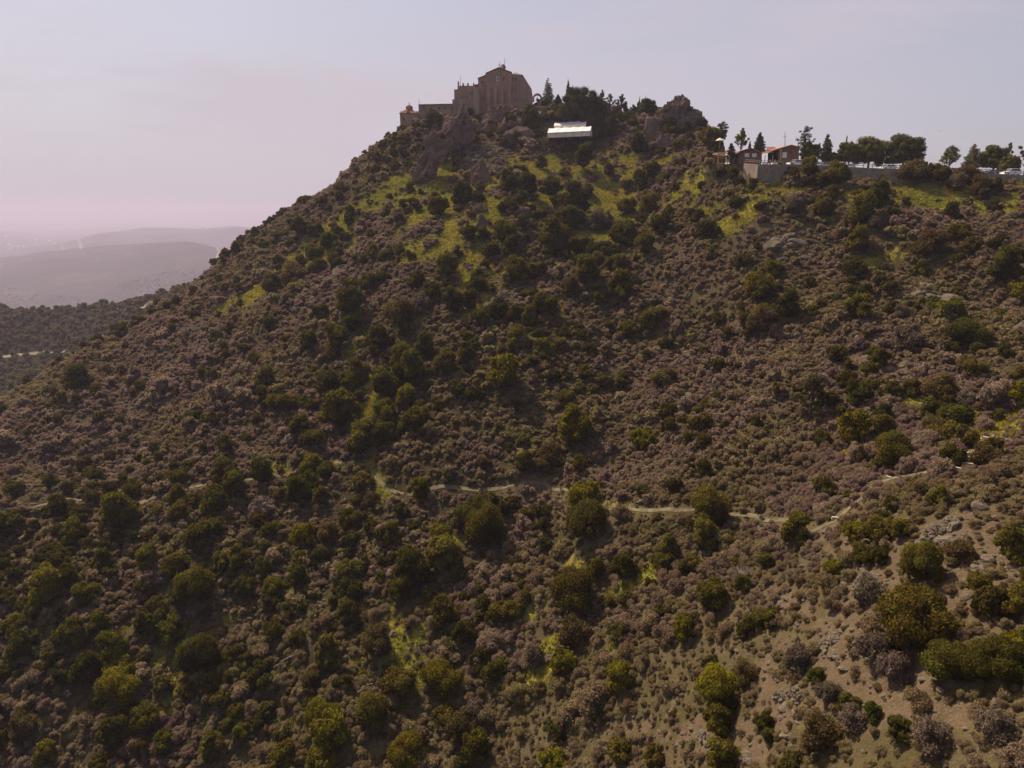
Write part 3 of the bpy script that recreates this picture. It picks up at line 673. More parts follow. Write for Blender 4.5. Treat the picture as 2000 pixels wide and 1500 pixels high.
# ---------------------------------------------------------------- the shrubs and bushes one can tell apart: photo x, y of the crown, width; tone letter
# g mid green, d dark green, o olive, y yellow green, b brown, m mauve grey
BL = """444,497,15;586,452,28d;617,452,30d;651,439,20;642,482,30d;612,492,32;665,515,28d;542,509,25;590,515,25o;545,527,20d;575,540,42b;532,560,40b;466,565,25d;442,565,22
470,595,18;439,622,15d;750,542,33d;722,555,38;815,555,35;842,572,35;822,597,32m;875,530,38;627,610,37d;685,600,50o;787,620,58b;740,672,58d;690,642,30d;602,672,30;657,667,42o
527,662,22;562,662,25;830,685,50d;870,722,38;805,737,50;755,742,46;652,747,54d;700,740,40o;752,700,23;785,707,40y;497,702,28b;522,750,34;650,692,34b;885,600,35d;857,412,36;815,407,22
777,427,25m;682,432,15;702,417,15;722,395,15;575,472,20;730,497,28o;905,390,38d;930,385,30d;1122,407,45d;1112,432,52d;1167,441,38m;1227,405,42;1267,410,36;1290,445,42d
1220,458,46;1260,487,36;1243,505,20y;917,462,32;985,457,42;957,490,30d;997,490,30d;1082,482,50o;1137,480,46;1100,507,22d;932,555,46d;1010,540,38;1050,530,48o;1145,542,44o
1115,565,34b;1195,515,32;1212,527,34;1212,560,56;1167,510,30b;915,595,30d;942,622,36;975,607,50d;1035,622,38o;1065,602,46;1132,642,22d;1190,637,26;1222,640,42;1265,635,40o;1290,620,28
910,657,32;907,680,24;1010,662,46y;1060,677,46y;1092,672,38o;910,707,30;985,740,58y;1182,692,24;1100,722,22;1217,737,26d;1300,742,46b;1292,682,16;1185,582,30m;1280,597,22
1437,397,28d;1362,427,26d;1382,450,46d;1485,405,28;1605,412,38o;1550,407,30m;1507,525,46;1482,557,42y;1490,580,38d;1490,640,58b;1388,505,13d;1362,527,13d;1537,612,40d;1375,687,24d
1682,430,46;1717,440,32m;1737,417,32d;1855,417,36d;1872,457,48;1817,485,52b;1675,485,36y;1645,515,28;1665,530,46d;1800,527,30;1960,540,50d;1995,570,45y;1675,612,44o;1885,655,66d
1770,667,56m;1850,612,44;1760,615,32m;1735,560,26b;1715,710,30;1900,730,40o;1947,617,36o
125,742,18d;155,745,42d;101,765,27o;8,800,24;262,767,27;114,822,22d;57,850,20d;346,765,18;367,820,32d;342,817,22;235,710,22;265,872,20d;170,910,27b;192,935,32d;198,858,13;19,960,24o
317,940,26;347,940,36;262,955,44;442,930,44d;385,970,46o;422,988,48;345,975,32o;457,957,42;20,1027,50d;117,1000,34d;182,977,32b;212,982,20;237,1015,60;310,1002,27d;415,1030,46d
390,1057,50;350,1007,32o;150,1055,42;205,1067,28o;397,732,26d;369,750,20d
520,778,48d;555,787,48o;680,762,30;702,777,28d;752,757,54;795,782,40y;757,790,26d;927,777,30d;852,790,30o;667,812,62;752,820,44;762,845,48d;812,820,46;827,847,28o;712,867,52o
587,845,36;612,860,36o;975,842,26;996,880,26d;512,932,44d;615,907,48y;600,940,46;635,920,34d;587,975,46d;625,970,38;702,937,44o;875,932,26d;820,967,36;727,982,30b;950,985,62d
682,1022,38;785,1007,30d;712,1010,22;765,1047,42o;910,1022,48d;947,1042,66;537,1032,40;595,1062,40y;550,970,26b;862,1060,46y;642,1045,36b
1122,847,58y;1257,855,48y;1305,805,38d;1361,805,26d;1217,737,22b;1400,782,26;1075,895,50b;1055,917,34b;1022,915,34;1022,860,26;1132,922,30o;1140,972,52y;1148,1022,80d;1385,1010,64o
1107,782,32o;1415,832,22;1172,952,20d;1305,1075,46o;1375,1062,44o
1742,767,36d;1777,760,36o;1835,762,54b;1663,852,58y;1720,840,36o;1817,810,48d;1865,817,60d;1818,845,48b;1867,858,54o;1740,885,68o;1857,892,46d;1920,897,46b;1670,782,40d;1725,805,30d
1605,870,32d;1832,975,38o;1762,1032,50o;1707,1042,58o;1662,1045,34y;1552,1055,50o;1995,785,40y;1887,725,38b;1885,782,38m
292,1106,46;204,1100,44d;351,1103,48o;433,1098,42o;467,1100,38;479,1151,46o;96,1160,60y;167,1166,42;136,1137,34;286,1154,36;385,1151,74;312,1174,26;51,1194,26;79,1200,38d;195,1217,46
300,1211,52d;337,1231,60;147,1242,58;34,1225,42;79,1239,34o;42,1273,46d;218,1242,22;391,1296,64d;227,1285,48;241,1302,54y;462,1279,40;170,1321,54d;122,1327,40d;235,1347,78y;252,1387,34
190,1381,26;419,1336,30;495,1333,30;448,1327,26;224,1435,62d;278,1457,46o;323,1449,50;93,1466,54y;8,1446,34;48,1432,42b;283,1409,50;476,1438,38y;198,1490,54;419,1460,42o;467,1392,30;14,1112,34d
90,1092,40d;136,1086,34d;255,1089,26;11,1310,34d;482,1290,34
627,1100,36d;590,1092,40y;517,1117,34;537,1154,42;531,1180,34d;582,1134,34;675,1109,46o;684,1157,44d;806,1126,60d;865,1095,62o;780,1166,42;681,1205,34o;865,1208,50;908,1245,48d;540,1234,36
581,1248,30d;639,1270,54o;738,1262,56b;860,1324,74y;783,1338,62o;942,1285,46d;976,1307,54;514,1302,40d;610,1336,32b;630,1406,76y;650,1443,60y;727,1401,70o;865,1401,50o;902,1429,56b;928,1401,46m
797,1472,70y;557,1477,56y;633,1483,54y;930,1472,46;982,1197,46o
1122,1163,88o;1008,1194,46;1218,1117,46d;1164,1123,36;1297,1098,48o;1348,1103,42o;1110,1300,56y;1119,1248,54b;1207,1338,54y;1399,1358,80y;1402,1426,50o;1085,1474,62y;1210,1469,50o;1275,1483,54o
1408,1492,58o;1450,1151,32o;1479,1211,52o;1391,1185,48o;1331,1245,36y;1042,1293,42m;1495,1415,38d;1312,1401,20d;1453,1324,44b
1795,1117,64o;1778,1208,140o;1862,1296,96d;1940,1287,110d;1988,1260,52y;1630,1117,34y;1684,1083,46o;1715,1098,30d;1701,1409,34g;1508,1211,46o;1715,1282,66m;1559,1299,50m;1593,1327,36g
1599,1443,80b;1660,1420,48m;1746,1324,58m;1619,1364,46m;1908,1151,46o;1922,1191,34o;1982,1202,48o;1970,1089,56o;1874,1089,54b;1695,1163,48m;1939,1435,70m;1812,1457,66m
1008,272,24;1044,266,22d;1036,238,34d;1128,290,30d;994,360,30d;902,384,40d;800,370,24d;1058,322,28d;1100,338,24;920,214,20d;846,238,30d;900,250,28d;994,230,34d;956,262,22d;1030,368,36d
1140,320,36d;1080,374,34d;1186,244,38d;1264,212,36d;1278,332,36d;1250,364,34;1226,366,28d;1304,260,38d;1392,282,36;1370,368,22d;1410,340,26d;1431,347,26;1444,358,26d;1470,364,28d;1546,336,28
1580,334,32o;1636,349,38;1601,359,28d;1625,384,28;1679,380,28d;1782,340,56b;1834,344,38o;1885,342,48b;1869,364,32m;1912,370,38b;1715,386,34d;1939,366,38d;1188,264,30d;1248,290,32d;1062,209,18;1084,214,22d;1102,224,26d;1160,236,30d;1150,246,34d;1095,232,30;1210,232,24d;1228,236,26;1045,222,20d;1062,232,26;1080,228,22"""
BUSHES = []
for t in BL.replace('\n', ';').split(';'):
    q = t.strip().split(',')
    tone = q[2][-1] if q[2][-1].isalpha() else 'g'
    BUSHES.append((float(q[0]), float(q[1]), float(q[2].rstrip('gdoybm')), tone))
TONE = {'g': (.102, .082, .011), 'd': (.068, .058, .011), 'o': (.120, .090, .016), 'y': (.155, .124, .010), 'b': (.125, .084, .034), 'm': (.16, .118, .088)}
TW = {'g': 'mid green', 'd': 'dark green', 'o': 'olive', 'y': 'yellow green', 'b': 'brownish', 'm': 'mauve grey'}
for k, (a, b, wd, t) in enumerate(BUSHES):
    if a == 1701: TONE['G'] = (.085, .098, .012); BUSHES[k] = (a, b, wd, 'G')
    if a == 1593: BUSHES[k] = (a, b, wd, 'G')
TW['G'] = 'bright green'
# individuals: the largest 296 green ones and every grey or brown one listed; the smaller green ones join the evergreen scrub
gre = sorted([b for b in BUSHES if b[3] not in 'mb'], key=lambda b: -b[2])
gry = [b for b in BUSHES if b[3] in 'mb']
IND = gre[:296]+gry; REST = gre[296:]
LAND = [(1500,300,'the wooden cabins'),(1762,330,'the big round pine'),(1110,262,'the white tents'),(795,235,'the domed chapel'),(985,215,'the fortress church'),(938,340,'the pointed rock'),
 (845,300,'the dark cliff'),(1320,220,'the rocky knoll'),(700,420,'the long green meadow strip'),(1165,420,'the yellow clearing'),(1430,430,'the slanting grass strip'),
 (940,430,'the two pale rocks'),(985,570,'the small scree patch'),(1500,545,'the paired right bushes'),(1200,560,'the round bush mid slope'),
 (1885,655,'the single right edge bush'),(1582,790,'the lone pine'),(1885,905,'the stone steps'),(1830,1045,'the jagged grey outcrop'),(1600,1030,'the right end of the trail'),
 (1260,1000,'the dip in the trail'),(1148,1000,'the double crowned bush'),(985,955,'the middle of the trail'),(742,935,'the grassy bend of the trail'),(505,985,'the flat pink boulder'),(685,860,'the brown boulder'),
 (725,800,'the narrow green gully'),(240,985,'the left part of the trail'),(20,1010,'the trail end at the left edge'),(150,750,'the left crest'),(445,520,'the upper left ridge'),(575,560,'the mauve ridge bushes'),
 (740,670,'the dark middle clump'),(385,1151,'the broad dark pair'),(235,1340,'the big yellowish bush'),(50,1450,'the lower left corner'),(630,1430,'the bright clump at the bottom'),
 (860,1324,'the round yellow bush'),(865,1110,'the lower trail bend'),(1122,1163,'the broad olive bush'),(1205,1210,'the bare twiggy shrub'),(1240,1140,'the small yellow bank'),
 (1399,1358,'the tall yellow bush'),(1050,1310,'the sunlit grassy bank'),(1250,1480,'the bottom edge'),(1778,1208,'the largest bush'),(1900,1290,'the dark corner pair'),(1560,1350,'the grey rocks'),
 (1701,1409,'the bright green tuft'),(1250,850,'the lone round bush'),(1680,440,'the slope below the car park'),(1950,560,'the right edge pair'),(560,1240,'the lower middle slope'),(100,1180,'the left wood'),(1340,740,'the right middle slope')]
LABEL = {}
def dirn(dx, dy):
    v = 'above' if dy < -12 else 'below' if dy > 12 else ''
    h = 'left' if dx < -14 else 'right' if dx > 14 else ''
    if abs(dx) > 2.4*abs(dy): v = ''
    if abs(dy) > 2.4*abs(dx): h = ''
    if v and h: return v+' and '+h+' of'
    if v: return v
    if h: return h+' of'
    return 'at'
for b in IND:
    L0 = min(LAND, key=lambda l: math.hypot(b[0]-l[0], b[1]-l[1]))
    sz = 'small' if b[2] < 27 else 'medium' if b[2] < 44 else 'large'
    kind = 'shrub' if b[3] in 'mb' else 'bush'
    LABEL[b] = [sz, TW[b[3]], kind, dirn(b[0]-L0[0], b[1]-L0[1])+' '+L0[2]]
from collections import defaultdict
D = defaultdict(list)
for b, l in LABEL.items(): D[' '.join(l)].append(b)
TXT = {}
ORD = ['first', 'second', 'third', 'fourth', 'fifth', 'sixth']
NUM = {2: 'two', 3: 'three', 4: 'four', 5: 'five', 6: 'six'}
for k, L0 in D.items():
    if len(L0) == 1: TXT[L0[0]] = k; continue
    L0.sort(key=lambda b: b[0])
    for i, b in enumerate(L0):
        pre = 'leftmost of the '+NUM[len(L0)] if i == 0 else 'rightmost of the '+NUM[len(L0)] if i == len(L0)-1 else ORD[i]+' from left'
        l = LABEL[b]
        TXT[b] = f'{l[0]} {l[1]} {l[2]}, {pre} {l[3]}'
def bush_at(b):
    px_, py_, wd, t = b
    hgt = wd*(.82 if t in 'mb' else .92)
    p = hit(px_, py_+hgt*.36)
    if py_ < 270 and px_ < 1400: pass
    return p, wd*mpp(p)/2
for i, b in enumerate(IND):
    p, r_ = bush_at(b)
    t = b[3]; kk = 'grey' if t in 'mb' else ('fine' if r_ > 0 and b[2] > 62 else random.choice(['round', 'clump', 'clump', 'wide', 'tall'] if b[2] > 34 else ['round', 'round', 'clump', 'wide', 'tall']))
    me = random.choice(BUSH[kk])
    o = link('grey_shrub' if t in 'mb' else 'evergreen_bush', me)
    sc = r_*(1.22 if b[2] < 70 else 1.05)
    o.location = (p.x, p.y, p.z-.12*r_)
    zs = random.uniform(1.15, 1.5)*(1.0 if kk != 'tall' else .88)*(.85 if b[2] > 90 else 1)
    if b[0] in (1782, 1885): zs *= .75
    o.scale = (sc*random.uniform(.92, 1.1), sc*random.uniform(.9, 1.1), sc*zs); o.rotation_euler = (0, 0, random.uniform(0, 6.28))
    c = TONE[t]; f = random.uniform(.68, 1.06); gsh = random.uniform(.92, 1.08)
    o.color = (c[0]*f, c[1]*f*gsh, c[2]*f, 1)
    tag(o, TXT[b], 'shrub' if t in 'mb' else 'bush', 'mauve and brown shrubs on the hillside' if t in 'mb' else 'evergreen bushes dotted over the hillside')

# rocks that stick out of the slope: photo x, y, width, height, kind (built later); scatter keeps off them
OUT = [(985,236,104,56),(960,250,60,70),(1002,266,72,34),(845,300,66,100),(885,270,50,70),(938,338,46,46),(937,408,36,22),(941,440,26,44),(1018,412,40,22),(1272,264,32,74),(1322,218,78,56),
       (505,985,52,40),(686,862,46,38),(1232,268,18,26)]
def outz(px, py):
    m_ = np.zeros(len(px), bool)
    for a, b, c, d in OUT: m_ |= (((px-a)/(c*.4))**2+((py-b)/(d*.42))**2) < 1
    return m_
def keep(x, y, z):
    px, py = proj(x, y, z)
    yl = np.interp(x, wx, wy); ter = (x > wx[0]-1) & (y > yl-1.2) & ((y < yl+15) | (px > 1435))
    bld = (px > 770) & (px < 1045) & (py < 226) | (px > 1062) & (px < 1160) & (py > 236) & (py < 271) | (px > 1395) & (px < 1548) & (py < 338)
    return ~ter & ~bld & ~outz(px, py)
# low scrub
x, y = jgrid(-330, 190, 24, 330, .95)
z = zat(x, y); k = inframe(x, y, z) & keep(x, y, z); x, y, z = x[k], y[k], z[k]
px, py = proj(x, y, z)
# drop what the slope hides from anywhere near the camera: ground rising toward the lens
g = gat('g', x, y); s = gat('s', x, y); rr = gat('r', x, y); td = ondist(x, y, 0); clearp = (td > np.where(ondist(x, y+1.0, 0) < td, 1.75, 1.0))
clump = fbm(x/7, y/7, 3, 401)
acc = np.clip(.80+clump*1.5, 0, 1)*(1-.93*np.clip(g*1.5, 0, 1))*(1-.78*np.clip(s*1.4, 0, 1))*(1-.5*rr)*clearp
acc = np.where((y > 235) & (rng.random(len(x)) < .25), 0, acc)
rightlow = np.clip((px-1150)/500, 0, 1)*np.clip((py-950)/300, 0, 1); acc = np.maximum(acc, rightlow*.75*(1-.9*np.clip(g*1.3, 0, 1))*(1-.72*np.clip(s*1.3, 0, 1))*clearp)
k = rng.random(len(x)) < acc; x, y, z = x[k], y[k], z[k]
rad = np.exp(rng.normal(-.50, .36, len(x)))*np.clip(1.02+(y-60)/900, 1, 1.3)*(1-.3*np.clip(s[k]+rr[k]*.6+.6*rightlow[k], 0, 1))*(.95+.5*fbm(x/9, y/9, 2, 90))
S = np.stack([rad*rng.uniform(.85, 1.2, len(x)), rad*rng.uniform(.85, 1.2, len(x)), rad*rng.uniform(.9, 1.4, len(x))], 1)
# low cushions and dry tufts on the open soil
x2, y2 = jgrid(-60, 100, 24, 150, .7); z2 = zat(x2, y2); k2 = inframe(x2, y2, z2) & keep(x2, y2, z2); x2, y2, z2 = x2[k2], y2[k2], z2[k2]
k2 = (rng.random(len(x2)) < np.where(proj(x2, y2, z2)[0]-.6*(1500-proj(x2, y2, z2)[1]) > 880, .74-.42*np.maximum(gat('s', x2, y2)*1.1, gat('r', x2, y2)), .30)*(1-.85*gat('g', x2, y2))) & (ondist(x2, y2, 0) > .7); x2, y2, z2 = x2[k2], y2[k2], z2[k2]
r2 = np.exp(rng.normal(-1.12, .42, len(x2)))
x = np.r_[x, x2]; y = np.r_[y, y2]; z = np.r_[z, z2]; S = np.r_[S, np.stack([r2, r2, r2*rng.uniform(.8, 1.2, len(x2))], 1)]
RO = np.stack([rng.normal(0, .12, len(x)), rng.normal(0, .12, len(x)), rng.uniform(0, 6.28, len(x))], 1)
SCR = protos('scrub', [bush_mesh('low_scrub', 300+i, 1, 1.25, 7+i % 4, 300, .16, mat='scrub', core=.70, spread=.9) for i in range(8)]+
             [bush_mesh('low_scrub', 310+i, 1, 1.15+.1*(i % 3), 9+i % 4, 1500, .075, mat='scrub', core=.6, spread=1.1) for i in range(8)])
ix = rng.integers(0, 8, len(x))+np.where(y < 100, 8, 0)
scatter('low_scrub', np.stack([x, y, z-.06], 1), S, RO, SCR, ix)
print('scrub', len(x))
# smaller evergreen scrub between the bushes
x, y = jgrid(-330, 190, 30, 330, 3.0); z = zat(x, y); px, py = proj(x, y, z)
k = inframe(x, y, z) & keep(x, y, z); x, y, z, px, py = x[k], y[k], z[k], px[k], py[k]
dens = np.clip(fbm(x/16, y/16, 3, 55)*2.4+.30, 0, 1)*(.35+1.0*np.clip((1150-px)/500, 0, 1)*np.clip((py-850)/200, 0, 1)+.35*(py < 520))
dens = np.clip(dens+.42*zone(BUSHY, px, py, .5, 8)*np.clip(.6+2*fbm(x/12, y/12, 2, 59), 0, 1), 0, 1)
dens *= 1-np.clip(gat('g', x, y)*1.3, 0, .8); dens *= 1-.8*gat('s', x, y); dens *= ondist(x, y, 0) > 2.2
k = rng.random(len(x)) < dens; x, y, z = x[k], y[k], z[k]
ex = np.array([[*bush_at(b)[0], bush_at(b)[1]] for b in REST]) if REST else np.zeros((0, 4))
rad = np.r_[rng.uniform(.7, 1.6, len(x))*np.clip(.75+y/300, .7, 1.5), ex[:, 3]]
x = np.r_[x, ex[:, 0]]; y = np.r_[y, ex[:, 1]]; z = np.r_[z, ex[:, 2]]
S = np.stack([rad, rad, rad*rng.uniform(.95, 1.35, len(x))], 1); RO = np.stack([0*x, 0*x, rng.uniform(0, 6.28, len(x))], 1)
M['evscrub'] = leafmat('evergreen_leaves', 'zone', (.084, .068, .012), (.060, .052, .012), (.108, .081, .015), .36)
EVP = protos('evergreen', [bush_mesh('evergreen_scrub', 330+i, 1, 1.5, 10, 1100, .10, mat='evscrub') for i in range(5)])
scatter('evergreen_scrub', np.stack([x, y, z-.1], 1), S, RO, EVP); print('ev', len(x))
# grass tufts on the green patches
def tuft(seed):
    r = np.random.default_rng(seed); nb = 26
    p = np.c_[r.normal(0, .45, (nb, 2)), np.zeros(nb)]; h = r.uniform(.25, .7, nb)[:, None]
    a = r.uniform(0, 6.28, nb); t = np.c_[np.cos(a), np.sin(a), 0*a]*.13; lean = np.c_[r.normal(0, .25, (nb, 2)), np.ones(nb)]*h
    V = np.stack([p-t, p+t, p+t*.5+lean, p-t*.5+lean], 1).reshape(-1, 3)
    return npmesh('grass', V, np.arange(4*nb).reshape(-1, 4), [M['tuft']], {'tint': np.repeat(r.random(nb), 4)})
x, y = jgrid(-250, 190, 30, 320, .62); z = zat(x, y); k = inframe(x, y, z, 60, 40) & keep(x, y, z); x, y, z = x[k], y[k], z[k]
g = gat('g', x, y); k = (rng.random(len(x)) < np.clip(g*1.3, 0, 1)*.8) & (g > .2) & (ondist(x, y, 0) > .7); x, y, z = x[k], y[k], z[k]
rad = rng.uniform(.35, .85, len(x)); S = np.stack([rad, rad, rad*rng.uniform(.5, 1.1, len(x))], 1); RO = np.stack([0*x, 0*x, rng.uniform(0, 6.28, len(x))], 1)
scatter('grass', np.stack([x, y, z-.02], 1), S, RO, protos('grass', [tuft(500+i) for i in range(5)])); print('grass', len(x))
# loose stones
def stonemesh(seed, sub=2, mat='greyrock', name='loose_stone'):
    bm = bmesh.new(); bmesh.ops.create_icosphere(bm, subdivisions=sub, radius=1)
    o = Vector((seed*3.1, seed*1.7, seed))
    for v in bm.verts:
        d = v.co.copy(); c = mnoise.cell_vector(d*1.3+o)
        v.co = d*(1+.35*mnoise.noise(d*1.2+o)+.22*(c.x-.5)); v.co.z *= .7
    me = bpy.data.meshes.new(name); bm.to_mesh(me); bm.free(); me.materials.append(M[mat]); return me
x, y = jgrid(-250, 190, 28, 320, .66); z = zat(x, y); k = inframe(x, y, z, 60, 60) & keep(x, y, z); x, y, z = x[k], y[k], z[k]
k = (rng.random(len(x)) < np.maximum(gat('r', x, y)*.8, np.maximum(gat('s', x, y)*.5, np.where(y < 95, .05, .006)))) & (ondist(x, y, 0) > .8); x, y, z = x[k], y[k], z[k]
rad = np.exp(rng.normal(-1.75, .6, len(x)))*np.clip(.55+y/130, .7, 2.4); S = np.stack([rad*rng.uniform(.8, 1.5, len(x)), rad, rad*rng.uniform(.5, 1, len(x))], 1)
RO = rng.uniform(0, 6.28, (len(x), 3)); RO[:, :2] *= .06
scatter('rubble', np.stack([x, y, z], 1), S, RO, protos('stone', [stonemesh(600+i) for i in range(5)])); print('stones', len(x))
# the wood on the spur and in the valley beyond the left flank
x, y = jgrid(-470, -60, 300, 600, 3.3); z = zat(x, y); px, py = proj(x, y, z)
k = (px > -200) & (px < 520) & (py > 540) & (y > 320); x, y, z, px, py = x[k], y[k], z[k], px[k], py[k]
dd = np.minimum(np.abs(py-603)/3.0+(y < 500), np.abs(py-np.interp(px, [0, 128, 140], [694, 684, 600]))/3.0+(px > 130)*9)
k = (rng.random(len(x)) < np.clip(.72+1.1*fbm(x/30, y/30, 3, 12), .1, 1)) & (dd > 1); x, y, z = x[k], y[k], z[k]
rad = np.exp(rng.normal(.45, .32, len(x))); S = np.stack([rad, rad, rad*rng.uniform(.8, 1.3, len(x))], 1); RO = np.stack([0*x, 0*x, rng.uniform(0, 6.28, len(x))], 1)
FWP = protos('wood', [bush_mesh('wood', 340+i, 1, 1.5, 9, 500, .15, mat='farleaf') for i in range(5)])
scatter('wood', np.stack([x, y, z-.1], 1), S, RO, FWP); print('wood', len(x))
# thin tree cover on the hazy ridge foot
q = []
for _ in range(14000):
    u = rng.uniform(-.76, -.2); d = math.exp(rng.uniform(math.log(900), math.log(3200))); q.append((u*d, d, farz(u*d, d)))
q = np.array(q); k = fbm(q[:, 0]/160, q[:, 1]/220, 3, 66) > -.02; q = q[k]
rad = rng.uniform(2.0, 5.0, len(q)); S = np.stack([rad, rad, rad*.9], 1); RO = np.stack([0*rad, 0*rad, rng.uniform(0, 6.28, len(q))], 1)
scatter('distant_wood', q, S, RO, FWP)
# ---------------------------------------------------------------- rocks
def rockmesh(name, w_, h_, dp, seed, mat, sub=5, sharp=.28, taper=.25, fac=1.0):
    """a faceted block: many random cleavage planes, then weathered with ridged noise"""
    r = random.Random(seed*13+1); bm = bmesh.new(); bmesh.ops.create_icosphere(bm, subdivisions=sub, radius=1)
    o = Vector((seed*7.31, seed*2.7, seed*5.9)); pl = []
    for i in range(26):
        nv = Vector((r.gauss(0, 1), r.gauss(0, 1), r.gauss(0, .75))).normalized(); pl.append((nv, r.uniform(.72, 1.02)))
    big = max(w_, h_); amp = sharp*min(w_, h_, dp)*.5
    for v in bm.verts:
        d = v.co.copy(); q = 1.25
        for nv, hh in pl:
            t = d.dot(nv)
            if t > .05: q = min(q, hh/t)
        p = Vector((d.x*q*w_/2, d.y*q*dp/2, d.z*q*h_/2))
        u = Vector((p.x, p.y, p.z*.4))/(big*.16)
        a = mnoise.ridged_multi_fractal(u+o, .8, 2.1, 5, 1.0, 2.0)-1.0
        f = mnoise.fractal(p/(big*.22)+o, .9, 2.0, 4)
        cl = mnoise.cell_vector(Vector((p.x, p.y, p.z*.5))/(big*.13)+o)
        nn = Vector((d.x, d.y, d.z*.5)).normalized()
        p += nn*(amp*(.75*a+.9*f+.35*fac*(cl.x-.5)))
        t = (p.z/h_+.5); p.x *= 1-taper*max(0, t-.2); p.y *= 1-taper*max(0, t-.2)
        v.co = p
    me = bpy.data.meshes.new(name); bm.to_mesh(me); bm.free(); me.materials.append(M[mat]); return me
def rock(px, py, w_, h_, d, label, mat='cliff', depth=.7, seed=1, sub=5, tilt=0, name='rock_outcrop', group=None, **kw):
    """photo centre and size, distance"""
    c = P(px, py, d); s = mpp(c)
    o = link(name, rockmesh(name, w_*s, h_*s, max(2, depth*w_*s), seed, mat, sub, **kw)); o.location = c; o.rotation_euler = (0, R(tilt), 0)
    return tag(o, label, 'rock', group)
def gd(px, py): return hit(px, py).y
def erock(px, py, w_, h_, label, k=.25, base=.42, **kw):     # half sunk into the slope
    d = gd(px, py+h_*base); rock(px, py, w_, h_, d+k*w_*d/1450, label, **kw)
rock(988, 247, 112, 82, 288, 'big brown crag that the fortress church stands on', depth=.8, seed=3, sub=6, name='rock_crag')
rock(946, 276, 62, 84, 282, 'slanting brown cliff face under the left side of the church', seed=5, taper=.1, tilt=18, depth=.6, sub=6, sharp=.45, name='rock_cliff')
erock(1004, 270, 92, 34, 'smooth rounded slab leaning at the foot of the church crag', seed=8, tilt=-24, depth=.5, sharp=.1, fac=.3, name='rock_slab')
erock(838, 312, 46, 96, 'tall dark reddish cliff left of the church crag', k=.1, seed=11, sub=6, depth=.8, tilt=20, sharp=.5, name='rock_cliff')
erock(866, 282, 44, 84, 'brown cliff buttress right of the tall dark reddish cliff', k=.1, seed=12, sub=6, depth=.8, tilt=26, sharp=.5, name='rock_cliff')
erock(900, 258, 52, 84, 'grey mauve cliff face under the crenellated block', k=.15, seed=14, sub=6, depth=.6, tilt=16, sharp=.45, taper=.1, name='rock_cliff')
erock(938, 338, 50, 54, 'pointed brown rock standing below the pale scree', seed=17, taper=.75, depth=.7)
erock(937, 408, 38, 20, 'flat topped pale rock in the upper scrub', mat='pinkrock', seed=19)
rock(941, 440, 24, 44, gd(941, 452), 'upright pinkish rock below the flat topped one', 'pinkrock', seed=23)
rock(1018, 413, 40, 20, gd(1018, 420), 'low brown rock half sunk in green scrub', 'pinkrock', seed=29)
erock(1272, 262, 32, 80, 'tall narrow rock wall under the knoll', seed=31, depth=.6, name='rock_cliff')
erock(1322, 232, 78, 62, 'craggy reddish rock knoll on the ridge right of the tents', seed=37, sub=6, depth=.8, sharp=.30, taper=.12, name='rock_knoll')
erock(1296, 232, 44, 40, 'lower brown rock leaning on the left of the craggy knoll', seed=38, depth=.8, sharp=.35)
erock(1352, 236, 40, 40, 'brown rock shoulder at the right of the craggy knoll', seed=39, depth=.8, sharp=.35)
erock(1292, 283, 60, 40, 'brown rock shelf at the foot of the narrow rock wall', seed=41)
rock(508, 988, 56, 34, gd(508, 1002), 'flat pink boulder among bushes left below the trail', 'pinkrock', seed=43, tilt=-20, name='boulder')
rock(686, 862, 44, 36, gd(686, 876), 'brown layered boulder beside the narrow green gully', 'pinkrock', seed=47, name='boulder')
rock(362, 1046, 34, 18, gd(362, 1052), 'small pink boulder under the broad olive bushes at left', 'pinkrock', seed=49, sub=4, name='boulder')
rock(1994, 641, 44, 20, gd(1990, 648), 'smooth grey boulder cut by the right edge', 'greyrock', seed=53, tilt=-14, sharp=.1, fac=.3, name='boulder')
for i, (a, b, c, d, lb) in enumerate([(1228, 270, 14, 20, 'white broken stones spilling down the slope left of the rock wall'), (1240, 252, 12, 8, 'small white stone above the spilled white stones')]):
    rock(a, b, c, d, gd(a, b+4)-.5, lb, 'greyrock', seed=60+i, sub=3, name='pale_rock')
